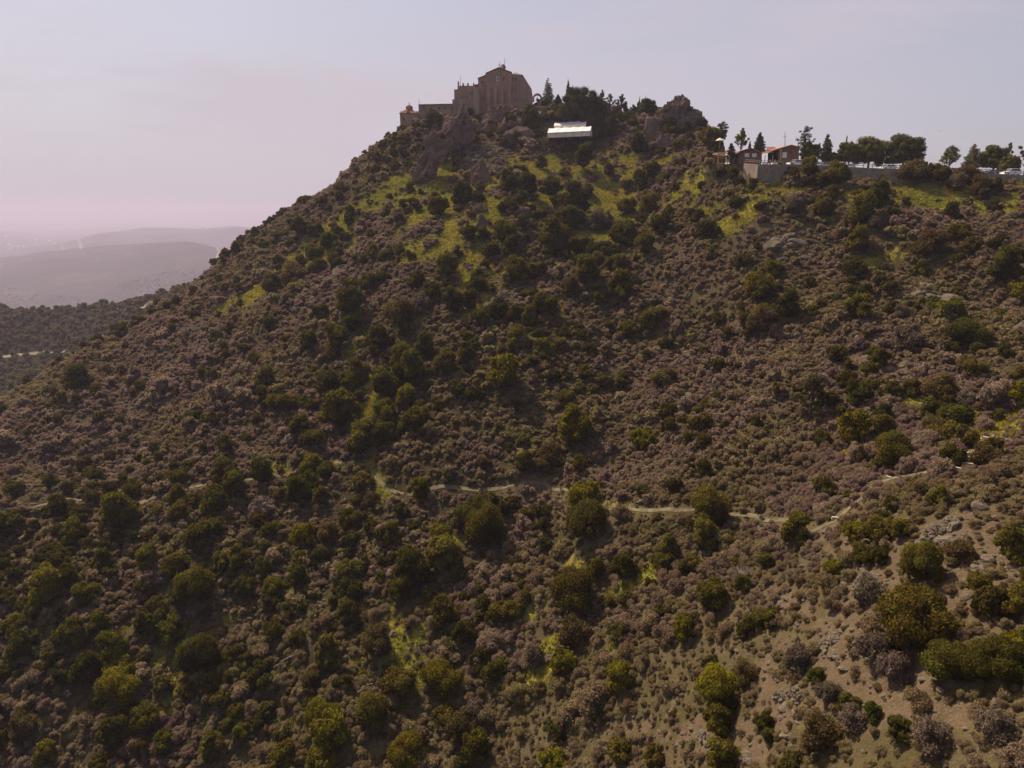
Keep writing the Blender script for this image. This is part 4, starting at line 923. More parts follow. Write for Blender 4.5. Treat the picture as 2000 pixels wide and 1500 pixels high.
# ragged grey outcrops on the near slope
for i, (a, b, c, d, t, lb) in enumerate([(1822, 1046, 46, 30, -25, 'largest slab of the jagged grey outcrop right of the trail end'), (1855, 1022, 40, 22, -30, 'tilted upper slab of the jagged grey outcrop'),
     (1845, 1062, 30, 20, 10, 'orange stained block at the bottom of the jagged outcrop'), (1880, 1058, 24, 18, 0, 'right hand block of the jagged grey outcrop'), (1800, 1066, 22, 14, -10, 'left lowest block of the jagged outcrop'),
     (1915, 1104, 34, 18, -15, 'pale rock between two brown shrubs near the right edge'), (1893, 1108, 22, 14, 0, 'smaller pale rock left of the one near the right edge'),
     (1528, 1360, 30, 26, 8, 'left grey boulder of the pair at lower right'), (1558, 1356, 30, 26, -6, 'right grey boulder of the pair at lower right'), (1632, 1242, 34, 14, -12, 'flat pale slab on the bare soil at lower right'),
     (1612, 1262, 24, 18, 15, 'grey ledge just below the flat pale slab'), (1632, 1280, 26, 12, -15, 'low pale ledge lower left of the largest bush'), (1372, 1437, 20, 16, 0, 'small grey rock under the tall yellow bush'), (1430, 1468, 40, 18, -10, 'broad pale rock near the bottom edge'),
     (1462, 1480, 26, 14, 0, 'pale rock right of the broad one at the bottom edge'), (1838, 1163, 18, 10, 0, 'dark round rock on the soil right of the largest bush'), (1530, 1182, 20, 10, 0, 'small grey rock at the left of the stony slope'),
     (1640, 1098, 20, 8, -10, 'small flat stone beside a yellow green bush'), (1765, 1104, 22, 12, -8, 'grey rock left of the olive bush above the largest bush'), (1560, 1400, 24, 12, 0, 'low rock under the grey boulder pair')]):
    rock(a, b, c, d, gd(a, b+d*.35)+.1, lb, 'greyrock', seed=80+i, sub=4, tilt=t, depth=.9, sharp=.4, name='rock_outcrop')

from mathutils.bvhtree import BVHTree
TREES_ = []
for o in [q for q in col.objects if q.get('category') == 'rock']:
    mw = Matrix.Translation(o.location) @ o.rotation_euler.to_matrix().to_4x4()
    TREES_.append(BVHTree.FromPolygons([mw @ v.co for v in o.data.vertices], [tuple(p.vertices) for p in o.data.polygons]))
camp = Vector((0, 0, CZ))
for a, b, wd, lb in [(1302,216,16,'on top of the left shoulder of the rocky knoll'),(1344,214,15,'on the right top of the rocky knoll'),(1312,240,24,'in the middle of the rocky knoll'),(1342,248,24,'at the lower right of the rocky knoll'),(1288,252,22,'between the knoll and the narrow rock wall'),
  (862,268,20,'high on the brown cliff left of the church'),(884,296,20,'low in the cliff cleft left of the church'),(826,292,16,'on the dark reddish cliff'),(958,240,18,'on the left of the church crag'),(996,232,34,'hanging over the hollow in the church crag'),(1014,224,18,'at the right top of the church crag'),
  (930,258,16,'on the slanting cliff under the church'),(905,240,18,'under the crenellated block on the grey cliff'),(978,262,24,'in the hollow above the rounded slab'),(1276,290,18,'at the foot of the narrow rock wall')]:
    dr = (P(a, b, 100)-camp).normalized(); best = None
    for t_ in TREES_:
        h_ = t_.ray_cast(camp, dr)
        if h_[0] is not None and (best is None or h_[3] < best[1]): best = (h_[0], h_[3])
    hp = hit(a, b)
    p = best[0] if best and best[1] < (hp-camp).length else hp
    s = mpp(p)*wd*.42; o = link('evergreen_bush', random.choice(BUSH['round']+BUSH['wide'])); o.location = p-Vector((0, -.2*s, .45*s)); o.scale = (s, s, s*.9); o.rotation_euler = (0, 0, random.uniform(0, 6))
    f = random.uniform(.9, 1.2); o.color = (.062*f, .060*f, .018*f, 1); tag(o, 'small dark bush '+lb, 'bush', 'bushes growing on the crags')
# ---------------------------------------------------------------- monastery
def poly(pp, d): return [P(a, b, d) for a, b in pp]
DB = 300.0
mon = empty('fortress_church', P(985, 214, DB)); tag(mon, 'tall brown stone fortress church with a gabled front on the summit crag', 'church')
mb = MB()
mb.prism(poly([(949,222),(949,143.8),(974,133.4),(999,142.5),(999,222)], DB), (0, 15, 0))
mb.build('wall', M['wall'], mon, mon.location)
mb = MB(); mb.prism(poly([(933.8,222),(933.8,153.6),(948.9,147.6),(948.9,222)], DB+1.2), (0, 12, 0)); mb.build('side_aisle', M['wall'], mon, mon.location)
mb = MB()          # the apse: a faceted right wing that turns away
apse = [(999.1,300.6),(1021,302),(1031,307),(1038,314),(1040.5,324)]; tops = [145.5,147.0,163,174,190]
A = [P(a, 224, d) for a, d in apse]; T = []
for (a, d), t in zip(apse, tops): T.append(P(a, t, d))
bk = Vector((P(999, 200, 324).x, 324, 0)); A.append(Vector((bk.x, 324, A[0].z))); T.append(Vector((bk.x, 324, T[0].z)))
nA = len(A); mb.add(A+T, [tuple(range(nA))[::-1], tuple(range(nA, 2*nA))]+[(k, (k+1) % nA, nA+(k+1) % nA, nA+k) for k in range(nA)])
mb.build('apse', M['wall'], mon, mon.location)
mb = MB()          # low conical apse roof
ap = P(1006, 141.4, 306); b0 = [v+Vector((0, -.15, .12)) for v in T[:-1]]
mb.add(b0+[ap, T[-1]+Vector((0, 0, .15))], [(k, k+1, len(b0)) for k in range(len(b0)-1)]+[(len(b0)-1, len(b0)+1, len(b0)), (len(b0)+1, 0, len(b0))]); mb.build('apse_roof', M['wall2'], mon, mon.location)
mb = MB()
for x0, y0, x1, y1 in ((948,144.0,974.2,132.4),(974,132.6,1000,142.2)):
    a = P(x0, y0, DB-.35); b = P(x1, y1, DB-.35); mb.prism([a, b, b+Vector((0, 0, .3)), a+Vector((0, 0, .3))], (0, 15.7, 0))
mb.build('roof', M['tile'], mon, mon.location)
mb = MB(); a = P(933, 153.4, DB+.9); b = P(948.9, 147.0, DB+.9); mb.prism([a, b, b+Vector((0, 0, .25)), a+Vector((0, 0, .25))], (0, 12.6, 0)); mb.build('aisle_roof', M['tile'], mon, mon.location)
def window(px, py, w_, h_, d, par, frame='white', name='window', proud=.1):
    c = P(px, py, d); s = mpp(c); f = MB(); g = MB()
    W, H = w_*s, h_*s; t = .16
    for cc, e in (((-W/2, 0, 0), (t, .2, H+t)), ((W/2, 0, 0), (t, .2, H+t)), ((0, 0, H/2), (W-t, .2, t)), ((0, 0, -H/2), (W-t, .2, t)), ((0, 0, 0), (.07, .12, H-t))):
        f.box(c+Vector(cc)+Vector((0, -proud, 0)), e)
    fo = f.build(name, M[frame], par, c)
    g.box(c+Vector((0, -.03, 0)), (W-t, .05, H-t)); go_ = g.build('pane', M['glass'], None, c); go_.parent = fo; go_.location = (0, 0, 0)
    return fo
window(972.2, 153.4, 4.6, 7.4, DB, mon); window(983.5, 154, 3.2, 6.6, DB, mon, 'wall2'); window(1008, 153.5, 3.6, 6.8, 301.0, mon, 'wall2'); window(1001.2, 154.5, 3.0, 6.6, 300.6, mon, 'wall2')
window(941.5, 162, 4.2, 5.6, DB+1.2, mon, 'wall2')
mb = MB()
for a, b, w_ in ((955,206,5.5),(968,206,5),(981,206,5),(995,206,6)):     # sloping buttresses down the front
    c0 = P(a, 222, DB-.05); s = mpp(c0); top = P(a, 170, DB-.05).z-c0.z; hw = w_*s/2
    mb.add([c0+Vector((-hw, -1.9, 0)), c0+Vector((hw, -1.9, 0)), c0+Vector((hw, 0, 0)), c0+Vector((-hw, 0, 0)), c0+Vector((-hw, -.3, top)), c0+Vector((hw, -.3, top)), c0+Vector((hw, 0, top)), c0+Vector((-hw, 0, top))],
           [(0,3,2,1),(4,5,6,7),(0,1,5,4),(1,2,6,5),(2,3,7,6),(3,0,4,7)])
    mb.build('buttress', M['wall'], mon, mon.location); mb = MB()
cu = P(982.5, 134.8, 308); mb.lathe(cu, [(1.0, -1.2), (1.0, .5), (1.2, .55), (1.05, .9), (.7, 1.5), (.2, 1.85), (.02, 1.9)], 14); mb.build('cupola', M['tile'], mon, mon.location)
mb = MB(); c = P(975.5, 129.5, DB+1); mb.box(c, (.22, .2, 2.0)); mb.box(c+Vector((0, -.003, .35)), (1.0, .19, .22)); mb.build('cross', M['white'], mon, mon.location)
mb = MB(); c = P(980.8, 131.2, 306); mb.box(c, (.2, .2, 1.4)); mb.box(c+Vector((0, -.003, .25)), (.8, .19, .18)); mb.build('cross', M['white'], mon, mon.location)
def mast(px, y0, y1, d, r_, lb, arms=0):
    a = P(px, y1, d); b = P(px, y0, d); mb = MB(); mb.tube(a, b, r_, r_*.6, 6)
    for k in range(arms): q = a.lerp(b, .7+.1*k); mb.tube(q-Vector((.5, 0, 0)), q+Vector((.5, 0, 0)), r_*.5, r_*.5, 5)
    return tag(mb.build('antenna_mast', M['pole'], None, a), lb, 'mast')
mast(985.6, 113.5, 136, 304, .10, 'taller mast rising behind the church gable'); mast(976.3, 119.5, 127, 301.5, .08, 'thin short mast just above the gable cross')
mast(899.2, 147.5, 168, 304, .09, 'thin mast on the crenellated stone block'); mast(818.4, 192.5, 203, 305, .09, 'thin mast at the left end of the red roofed range')
mast(1533.2, 257, 289, 208, .09, 'tall thin mast behind the wooden cabins', 1)
# crenellated block
blk = empty('crenellated_block', P(908, 220, DB)); tag(blk, 'brown stone block with merlons along its top left of the church', 'building')
mb = MB(); mb.prism(poly([(893.6,196),(893.6,167.4),(926,167.4),(926,196)], DB+.6), (0, 10, 0))
mb.prism(poly([(887,196),(887,174.5),(893.5,174.5),(893.5,196)], DB+1.1), (0, 9, 0)); mb.build('wall', M['wall'], blk, blk.location)
mb = MB(); mb.prism(poly([(883.5,226),(883.5,194),(931,194),(931,226)], DB-.6), (0, 10, 0)); mb.build('lower_wall', M['wall2'], blk, blk.location)
for a, b, w_ in ((895.2,158.8,2.6),(904.6,162.6,3.2),(913.8,162.4,3.2),(924.8,162.2,2.4)):
    mb = MB(); c = P(a, 167.4, DB+.7); s = mpp(c); top = P(a, b, DB+.7).z-c.z; mb.box(c+Vector((0, .5, top/2)), (w_*s, .8, top)); mb.build('merlon', M['wall'], blk, blk.location)
for a, b, w_, h_ in ((902,191,2.4,2.6),(913,190.5,2.2,3),(906,204.5,2.6,3),(918,182,2,2.4),(897,204,2,2.4)):
    mb = MB(); c = P(a, b, DB+(.6 if b < 194 else -.6)); s = mpp(c); mb.box(c, (w_*s, .12, h_*s)); mb.build('window', M['dark'], blk, blk.location)
mb = MB(); a = P(926, 166.4, DB+2); b = P(934, 166.0, DB+2); mb.prism([a, b, b+Vector((0, 0, .3)), a+Vector((0, 0, .3))], (0, 6, 0)); mb.build('roof', M['tile'], blk, blk.location)
mb = MB(); mb.prism(poly([(926.05,222),(926.05,167.6),(933.7,167.6),(933.7,222)], DB+2.2), (0, 8, 0)); mb.build('link_wall', M['wall'], blk, blk.location)
# round corner bastion between block and church
mb = MB(); c = P(931.5, 224, DB-.6); s = mpp(c); mb.lathe(c, [(6.8*s, 0), (6.2*s, 30*s), (5.6*s, 48*s), (5.4*s, 49*s)], 18); mb.build('bastion', M['wall2'], mon, mon.location)
# red roofed range
rg = empty('long_range', P(848, 226, 303)); tag(rg, 'long low range with a red tile roof on the ridge left of the church', 'building')
mb = MB(); mb.prism(poly([(817.5,232),(817.5,203.6),(882,202.4),(882,232)], 303), (0, 8, 0)); mb.build('wall', M['wall2'], rg, rg.location)
mb = MB(); a0, b0 = P(816.8, 204.0, 302.6), P(883.5, 202.8, 302.6); rz_ = Vector((0, 4.2, .55))
mb.add([a0, b0, b0+rz_, a0+rz_, a0+Vector((0, 8.8, 0)), b0+Vector((0, 8.8, 0)), a0+Vector((0, 0, -.25)), b0+Vector((0, 0, -.25))], [(0,1,2,3),(3,2,5,4),(6,7,1,0),(0,3,4),(1,5,2)]); mb.build('roof', M['tile'], rg, rg.location)
for a in (828, 842, 857, 869):
    mb = MB(); c = P(a, 211, 303); s = mpp(c); mb.box(c, (2.4*s, .12, 3.6*s)); mb.build('window', M['dark'], rg, rg.location)
# chapel
ch = empty('chapel', P(798, 248, 296)); tag(ch, 'small stone chapel with a red tiled dome at the left end of the ridge', 'chapel')
c0 = P(798, 250, 296); s = mpp(c0); zb = P(798, 220.5, 296).z-c0.z
mb = MB(); mb.box(c0+Vector((0, 4, zb/2)), (33*s, 33*s, zb)); mb.build('wall', M['chapelwall'], ch, ch.location)
mb = MB(); q = c0+Vector((0, 4, zb+.003)); hw = 17.6*s
mb.add([q+Vector((x_*hw, y_*hw, 0)) for x_, y_ in ((-1,-1),(1,-1),(1,1),(-1,1))]+[q+Vector((x_*hw*.42, y_*hw*.42, 7.5*s)) for x_, y_ in ((-1,-1),(1,-1),(1,1),(-1,1))]+[q+Vector((x_*hw, y_*hw, -.25)) for x_, y_ in ((-1,-1),(1,-1),(1,1),(-1,1))],
       [(0,1,5,4),(1,2,6,5),(2,3,7,6),(3,0,4,7),(4,5,6,7),(8,9,1,0),(9,10,2,1),(10,11,3,2),(11,8,0,3)])
for rz in (0, math.pi/2):       # cross gables
    Mx = Matrix.Translation(q) @ Matrix.Rotation(rz, 4, 'Z')
    vs = [Mx @ Vector(v) for v in ((-hw*1.02,-3.4*s,1.2*s),(hw*1.02,-3.4*s,1.2*s),(hw*1.02,3.4*s,1.2*s),(-hw*1.02,3.4*s,1.2*s),(-hw*1.02,0,5.4*s),(hw*1.02,0,5.4*s))]
    mb.add(vs, [(0,1,5,4),(2,3,4,5),(0,4,3),(1,2,5),(0,3,2,1)])
mb.build('roof', M['tile'], ch, ch.location)
mb = MB(); mb.lathe(q+Vector((0, 0, 5.5*s)), [(7.0*s, 0), (7.0*s, 7.2*s), (7.2*s, 7.3*s)], 8, rot=.39); mb.build('drum', M['chapelwall'], ch, ch.location)
mb = MB(); mb.lathe(q+Vector((0, 0, 12.9*s)), [(7.8*s, 0), (6.4*s, 1.4*s), (3.6*s, 3.2*s), (.8*s, 4.8*s), (.1*s, 5*s)], 8, rot=.39); mb.build('dome', M['tile'], ch, ch.location)
mb = MB(); k = q+Vector((0, 0, 17.8*s)); mb.box(k+Vector((0, 0, .45)), (.13, .13, .9)); mb.box(k+Vector((0, -.003, .6)), (.5, .12, .13)); mb.build('cross', M['pole'], ch, ch.location)
for a in (788, 804):
    mb = MB(); cc = P(a, 232, 296); cc.y = c0.y+4-16.5*s; mb.box(cc, (.5, .12, 1.2)); mb.build('window', M['dark'], ch, ch.location)
mb = MB(); mb.prism(poly([(775,256),(775,247),(800,246),(800,256)], 294.5), (0, 1, 0)); tag(mb.build('terrace_wall', M['wall2'], None, P(787, 256, 294.5)), 'low stone wall at the foot of the domed chapel', 'wall')
# arch of the bell gate
ar = empty('arched_gate', P(1049.5, 198, 290)); tag(ar, 'stone arch with a bell hanging in it right of the church', 'arch')
mb = MB(); c0 = P(1049.5, 199, 290); s = mpp(c0); pr = []
out_ = [(-8.5, 0), (-8.5, 8.5)]; 
ou = [(-8.8, 0)]+[(-8.8*math.cos(t), 8+7.6*math.sin(t)) for t in np.linspace(0, math.pi, 13)]+[(8.8, 0)]
inn = [(-6.0, 0)]+[(-6.0*math.cos(t), 7.2+5.0*math.sin(t)) for t in np.linspace(0, math.pi, 13)]+[(6.0, 0)]
V = []; m_ = len(ou)
for L_, yy in ((ou, 0), (inn, 0), (ou, 1.2), (inn, 1.2)): V += [c0+Vector((a*s, yy, b*s)) for a, b in L_]
Fq = []
for k in range(m_-1): Fq += [(k, k+1, m_+k+1, m_+k), (2*m_+k, 3*m_+k, 3*m_+k+1, 2*m_+k+1), (k, 2*m_+k, 2*m_+k+1, k+1), (m_+k, m_+k+1, 3*m_+k+1, 3*m_+k)]
Fq += [(0, m_, 3*m_, 2*m_), (m_-1, 3*m_-1, 4*m_-1, 2*m_-1)]
mb.add(V, Fq); mb.build('wall', M['wall'], ar, ar.location)
mb = MB(); k = P(1049.2, 192.5, 290.5); mb.lathe(k, [(.42, -.5), (.3, -.1), (.24, .25), (.05, .4)], 10); mb.tube(k+Vector((0, 0, .4)), k+Vector((0, 0, .9)), .05, .05, 5); mb.build('bell', M['pole'], ar, ar.location)
mb = MB(); mb.prism(poly([(1048,222),(1048,216.6),(1089,216.4),(1089,222)], 284), (0, .8, 0)); tag(mb.build('garden_wall', M['white'], None, P(1068, 222, 284)), 'low whitewashed garden wall above the tents', 'wall')
mb = MB(); mb.prism(poly([(1044,209.5),(1044,207.4),(1090,207.2),(1090,209.5)], 287), (0, .8, 0)); tag(mb.build('garden_wall', M['wall2'], None, P(1066, 209.5, 287)), 'stone edge of the upper garden terrace below the arch', 'wall')

# ---------------------------------------------------------------- tents
def tent(x0, x1, yb, ye, yr, d, lb, panels, slant):
    a = P(x0, yb, d); b = P(x1, yb, d); a.y += slant/2; b.y -= slant/2; b.z = a.z+(P(x1, yb, d).z-P(x0, yb, d).z)+.4
    he = P(x0, ye, d).z-a.z; hr = P(x0, yr, d).z-a.z; u = (b-a); u.z = 0; L_ = u.length; u.normalize(); nn = Vector((-u.y, u.x, 0)); W = 7.0
    t = empty('marquee_tent', a); tag(t, lb, 'tent', 'white marquee tents on the slope')
    mb = MB(); B = [a, b, b+nn*W, a+nn*W]; E = [v+Vector((0, 0, he)) for v in B]
    mb.add(B+E, [(0,1,5,4),(1,2,6,5),(2,3,7,6),(3,0,4,7)]); mb.build('tent_wall', M['tentside'], t, t.location)
    mb = MB(); V = []; Fq = []; ns = panels*6
    for k in range(ns+1):
        f = k/ns; sag = -.16*abs(math.sin(f*panels*math.pi))
        o = a+(b-a)*f
        for q, h, ss in ((-.25, he-.12, 1), (W*.25, (he+hr)/2+.02, 1.2), (W/2, hr, .9), (W*.75, (he+hr)/2, 1.2), (W+.25, he-.12, 1)): V.append(o+nn*q+Vector((0, 0, h+(sag+.10 if q > 0 else 0)*ss+random.uniform(-.02, .02))))
    for k in range(ns):
        for j in range(4): Fq.append((5*k+j, 5*k+5+j, 5*k+6+j, 5*k+1+j))
    mb.add(V, Fq); mb.build('tent_roof', M['tent'], t, t.location)
    mb = MB()
    for e_, q in ((a, 0), (b, ns)): vv = V[5*q:5*q+5]; mb.add([e_+Vector((0, 0, he)), vv[1], vv[2], vv[3], e_+nn*W+Vector((0, 0, he))], [(0,1,2,3,4)])
    mb.build('gable_end', M['tentside'], t, t.location)
    for k in range(panels+1):
        mb = MB(); o = a+(b-a)*(k/panels)-nn*.06; mb.tube(o-Vector((0, 0, .6)), o+Vector((0, 0, he)), .06, .06, 6); mb.build('pole', M['metal'], t, t.location)
tent(1069.5, 1152, 268.5, 258, 248, 268, 'larger white tent in front with a sunlit roof', 5, 3.0)
tent(1082, 1144, 250, 244.5, 236.5, 276, 'smaller white tent half hidden behind the sunlit one', 4, 2.0)

# ---------------------------------------------------------------- car park, wall, railing
rw = empty('retaining_wall', WP[2]); tag(rw, 'long pale concrete retaining wall holding up the car park', 'wall')
for k in range(1, len(WP)-1):
    a, b = WP[k], WP[k+1]; mb = MB(); u = (b-a); u.z = 0; u.normalize(); nn = Vector((-u.y, u.x, 0))*.4
    dn = Vector((0, 0, -4.2)); up = Vector((0, 0, .12)); e_ = u*.002*k
    mb.add([a+dn-nn+e_, b+dn-nn, b+dn, a+dn+e_, a+up-nn+e_, b+up-nn, b+up, a+up+e_], [(0,3,2,1),(4,5,6,7),(0,1,5,4),(1,2,6,5),(2,3,7,6),(3,0,4,7)]); mb.build('wall_panel', M['concrete'], rw, rw.location)
pv = []
for v in WP[1:]: pv += [v+Vector((0, .1, .03)), v+Vector((0, 26, .03))]
tag(link('car_park', npmesh('car_park', [tuple(v) for v in pv], [(2*k, 2*k+2, 2*k+3, 2*k+1) for k in range(len(WP)-2)], [M['asphalt']])), kind='structure')
fn = empty('timber_railing', WP[2]); tag(fn, 'weathered two rail timber railing along the edge of the car park', 'railing')
ln = []
for k in range(1, len(WP)-1):
    a, b = WP[k], WP[k+1]; m_ = max(1, round((b-a).length/2.2))
    for i in range(m_): ln.append(a.lerp(b, i/m_)+Vector((0, -.2, .12)))
for p in ln:
    mb = MB(); mb.box(p+Vector((0, 0, .5)), (.14, .14, 1.0)); mb.build('post', M['rail'], fn, fn.location)
for h in (.48, .9):
    mb = MB()
    for p, q in zip(ln, ln[1:]): mb.tube(p+Vector((0, -.1, h)), q+Vector((0, -.1, h)), .06, .06, 6, cap=False)
    mb.build('rail', M['rail'], fn, fn.location)
def zpl(x, y): return float(zat(x, y))
# cars
def car_mesh_parts(kind):
    L_, W, H = (4.2, 1.72, 1.46) if kind == 'hatch' else (4.7, 1.85, 1.75)
    if kind == 'hatch':
        side = [(-2.1,.32),(-2.08,.62),(-2.0,.86),(-1.25,.95),(-.55,1.40),(.15,1.46),(1.2,1.40),(1.85,.98),(2.08,.84),(2.1,.34)]
    else:
        side = [(-2.35,.40),(-2.33,.75),(-2.2,1.0),(-1.15,1.10),(-.55,1.68),(.3,1.75),(1.85,1.70),(2.2,1.15),(2.33,.95),(2.35,.42)]
    body = MB(); V = []
    bev = [(-.5, .94, .0), (-.47, 1, 0), (.47, 1, 0), (.5, .94, 0)]
    for f, sx, _ in bev:
        for x_, z_ in side:
            narrow = 1-.26*max(0, (z_-.9)/(H-.9)) if z_ > .9 else 1
            V.append((x_*sx, f*W*narrow, (z_-.5)*(1 if sx == 1 else .96)+.5))
    n_ = len(side); Fq = []
    for j in range(3):
        for k in range(n_): Fq.append((j*n_+k, j*n_+(k+1) % n_, (j+1)*n_+(k+1) % n_, (j+1)*n_+k))
    Fq += [tuple(range(n_))[::-1], tuple(range(3*n_, 4*n_))]; body.add(V, Fq)
    gl = MB(); s0, s1, s2, s3 = (side[3], side[4], side[6], side[7])
    for sg in (-1, 1):
        def yv(z_): return sg*(W*.5*(1-.26*max(0, (z_-.9)/(H-.9)))+.012)
        zt = H-.13; zb = s0[1]+.04
        q = [(s0[0]+.32, yv(zb), zb), (s3[0]-.12, yv(zb), zb), (s2[0]-.05, yv(zt), zt), (s1[0]+.08, yv(zt), zt)]; gl.add(q, [(0,1,2,3)])
    for a, b in ((s0, s1), (s3, s2)):
        nx = -.012 if a[0] < 0 else .012
        w0, w1 = W*.43, W*.35; p0 = (a[0]*.93+b[0]*.07, a[1]*.9+b[1]*.1); p1 = (a[0]*.08+b[0]*.92, a[1]*.08+b[1]*.92)
        gl.add([(p0[0]+nx, -w0, p0[1]+.012), (p0[0]+nx, w0, p0[1]+.012), (p1[0]+nx, w1, p1[1]+.012), (p1[0]+nx, -w1, p1[1]+.012)], [(0,1,2,3)])
    return body, gl, W, L_
CAR = {}
def mk(mb, mats):
    o = mb.build('part', mats); me = o.data; bpy.data.objects.remove(o); return me
for kd in ('hatch', 'suv'):
    b, g_, W, L_ = car_mesh_parts(kd)
    wh = MB(); r_ = .31 if kd == 'hatch' else .37
    prof = [(r_*.55, -.10), (r_, -.10), (r_, .10), (r_*.55, .10)]
    wv = [Matrix.Rotation(R(90), 4, 'X')]
    tmp = MB(); tmp.lathe((0, 0, 0), prof, 16); wh.add([wv[0] @ Vector(v) for v in tmp.v], tmp.f)
    rim = MB(); tmp = MB(); tmp.lathe((0, 0, 0), [(r_*.5, -.11), (r_*.52, .11)], 12); rim.add([wv[0] @ Vector(v) for v in tmp.v], tmp.f)
    hl = MB(); hl.box((0, 0, 0), (.1, .3, .15))
    CAR[kd] = dict(body=mk(b, M['carwhite']), glass=mk(g_, M['glass']), wheel=mk(wh, M['tyre']), rim=mk(rim, M['metal']), lamp=mk(hl, M['lamp']), W=W, L=L_, r=r_)
def car(px, d, head, kd, paint, lb):
    b = ratio(px, 325)[0]*d; z_ = zpl(b, d)+.035
    t = empty('parked_car', (b, d, z_)); t.rotation_euler = (0, 0, R(head)); tag(t, lb, 'car', 'cars parked along the edge of the car park')
    K_ = CAR[kd]
    o = link('body', K_['body'], t, t.location); o.material_slots[0].link = 'OBJECT'; o.material_slots[0].material = M[paint]
    link('window', K_['glass'], t, t.location)
    for sx in (-.62, .60):
        for sy in (-.44, .44):
            wo = link('wheel', K_['wheel'], t, t.location); wo.location = (sx*K_['L']/2, sy*K_['W'], K_['r'])
            ro = link('rim', K_['rim']); ro.parent = wo
    for sy in (-.36, .36):
        h_ = link('headlight', K_['lamp'], t, t.location); h_.location = (-K_['L']/2+.03, sy*K_['W'], .70 if kd == 'hatch' else .86)
for a in [(1553, 197, 20, 'suv', 'carwhite', 'white car parked closest to the wooden cabins'), (1591, 198.5, 12, 'hatch', 'carwhite', 'white car left of its twin, between the cabins and the bushy pines'),
          (1608, 197.5, 18, 'hatch', 'carsilver', 'silver white car right of its twin beside the bushy pines'), (1655, 199, 14, 'hatch', 'carwhite', 'white car mostly hidden under the bushy pines'),
          (1735, 193.5, 10, 'hatch', 'carwhite', 'white hatchback under the left side of the big round pine'), (1798, 195, 12, 'hatch', 'cardark', 'dark car behind the brown hedge'),
          (1826, 192, 10, 'hatch', 'carsilver', 'silver white car right of the brown hedge'), (1858, 192.5, 14, 'hatch', 'cargreen', 'grey green car right of the silver one'),
          (1893, 191, 12, 'hatch', 'carsilver', 'grey car in front of the slender leaning pine'), (1937, 190, 10, 'hatch', 'cardark', 'dark car under the round tree near the right edge'), (1976, 186.5, 8, 'suv', 'carwhite', 'large white car nearest the right edge')]: car(*a)

# ---------------------------------------------------------------- wooden cabins
def pol2(pp, d): return [P(a, b, d) for a, b in pp]
cb = empty('wooden_cabin', P(1460, 318, 203)); tag(cb, 'left wooden cabin with a sloping orange roof and two white windows', 'cabin')
mb = MB(); mb.prism(pol2([(1442,320),(1442,300.5),(1466,290.4),(1488,299.5),(1488,320)], 202), (0, 7, 0)); mb.build('wall', M['cabin'], cb, cb.location)
mb = MB(); mb.prism(pol2([(1415,304.2),(1466.4,288.4),(1466.4,289.8),(1415,305.6)], 201), (0, 9, 0)); mb.prism(pol2([(1466.5,288.6),(1490,298.2),(1490,299.6),(1466.5,290.0)], 201), (0, 9, 0)); mb.build('roof', M['tileo'], cb, cb.location)
for a, w_ in ((1458.6, 7.2), (1473, 7.4)): window(a, 303.2, w_, 5.8, 202, cb, 'white')
for o in [q for q in cb.children if q.name.startswith('window')]:
    for p in o.children: p.data.materials[0] = M['white']
mb = MB()
for a in (1466,): mb.box(P(a, 307, 201.95), (.3, .12, 4.2))
mb.build('corner_board', M['wood'], cb, cb.location)
pg = empty('pergola', P(1420, 318, 200)); tag(pg, 'open timber pergola at the left end of the cabins', 'pergola')
for a in (1402.5, 1421.5, 1432, 1441):
    for dd in (202.5, 206):
        mb = MB(); p = P(a, 318, dd); p.z = zpl(p.x, p.y); mb.box(p+Vector((0, 0, 1.3)), (.18, .18, 2.6+.4)); mb.build('post', M['woodl'], pg, pg.location)
for b, nm in ((300.6, 'beam'), (309.5, 'handrail')):
    mb = MB(); a0 = P(1401.5, b, 202.4); a1 = P(1442, b+.4, 202.4); mb.prism([a0, a1, a1+Vector((0, 0, .2)), a0+Vector((0, 0, .2))], (0, .18, 0)); mb.build(nm, M['woodl'], pg, pg.location)
mb = MB()
for k in range(14):
    p = P(1402+k*1.5, 299.6, 201.6); mb.box(p+Vector((0, 2.6, .12)), (.1, 5.4, .14))
mb.build('roof_slats', M['woodl'], pg, pg.location)
mb = MB()
for k in range(5): p = P(1412, 316.5-k*2.6, 206.3); mb.box(p, (5.2, .08, .3))
mb.build('side_boards', M['cabin'], pg, pg.location)
c2 = empty('wooden_cabin', P(1540, 318, 203)); tag(c2, 'larger right wooden cabin with a white notice on its wall', 'cabin')
mb = MB(); mb.prism(pol2([(1527,320),(1527,288.5),(1546,283.8),(1560.5,287.2),(1560.5,320)], 202), (0, 8, 0)); mb.build('wall', M['cabin'], c2, c2.location)
mb = MB(); mb.prism(pol2([(1497,297.2),(1546.2,282.2),(1546.2,283.6),(1497,298.6)], 200.6), (0, 10, 0)); mb.prism(pol2([(1546.3,282.4),(1562,286.6),(1562,288),(1546.3,283.8)], 200.6), (0, 10, 0)); mb.build('roof', M['tileo'], c2, c2.location)
mb = MB(); a0 = P(1497, 293.5, 206); a1 = P(1521, 293.5, 206); mb.add([a0, a1, a1+Vector((0, 3.5, 1.2)), a0+Vector((1.2, 3.5, 1.2))], [(0,1,2,3)]); mb.prism([a0, a1, a1-Vector((0, 0, .2)), a0-Vector((0, 0, .2))], (0, .3, 0)); mb.build('rear_roof', M['tile'], c2, c2.location)
mb = MB(); mb.prism(pol2([(1523.5,318),(1523.5,290),(1526.6,289),(1526.6,318)], 200.9), (0, 1.6, 0)); mb.build('porch_pier', M['woodl'], c2, c2.location)
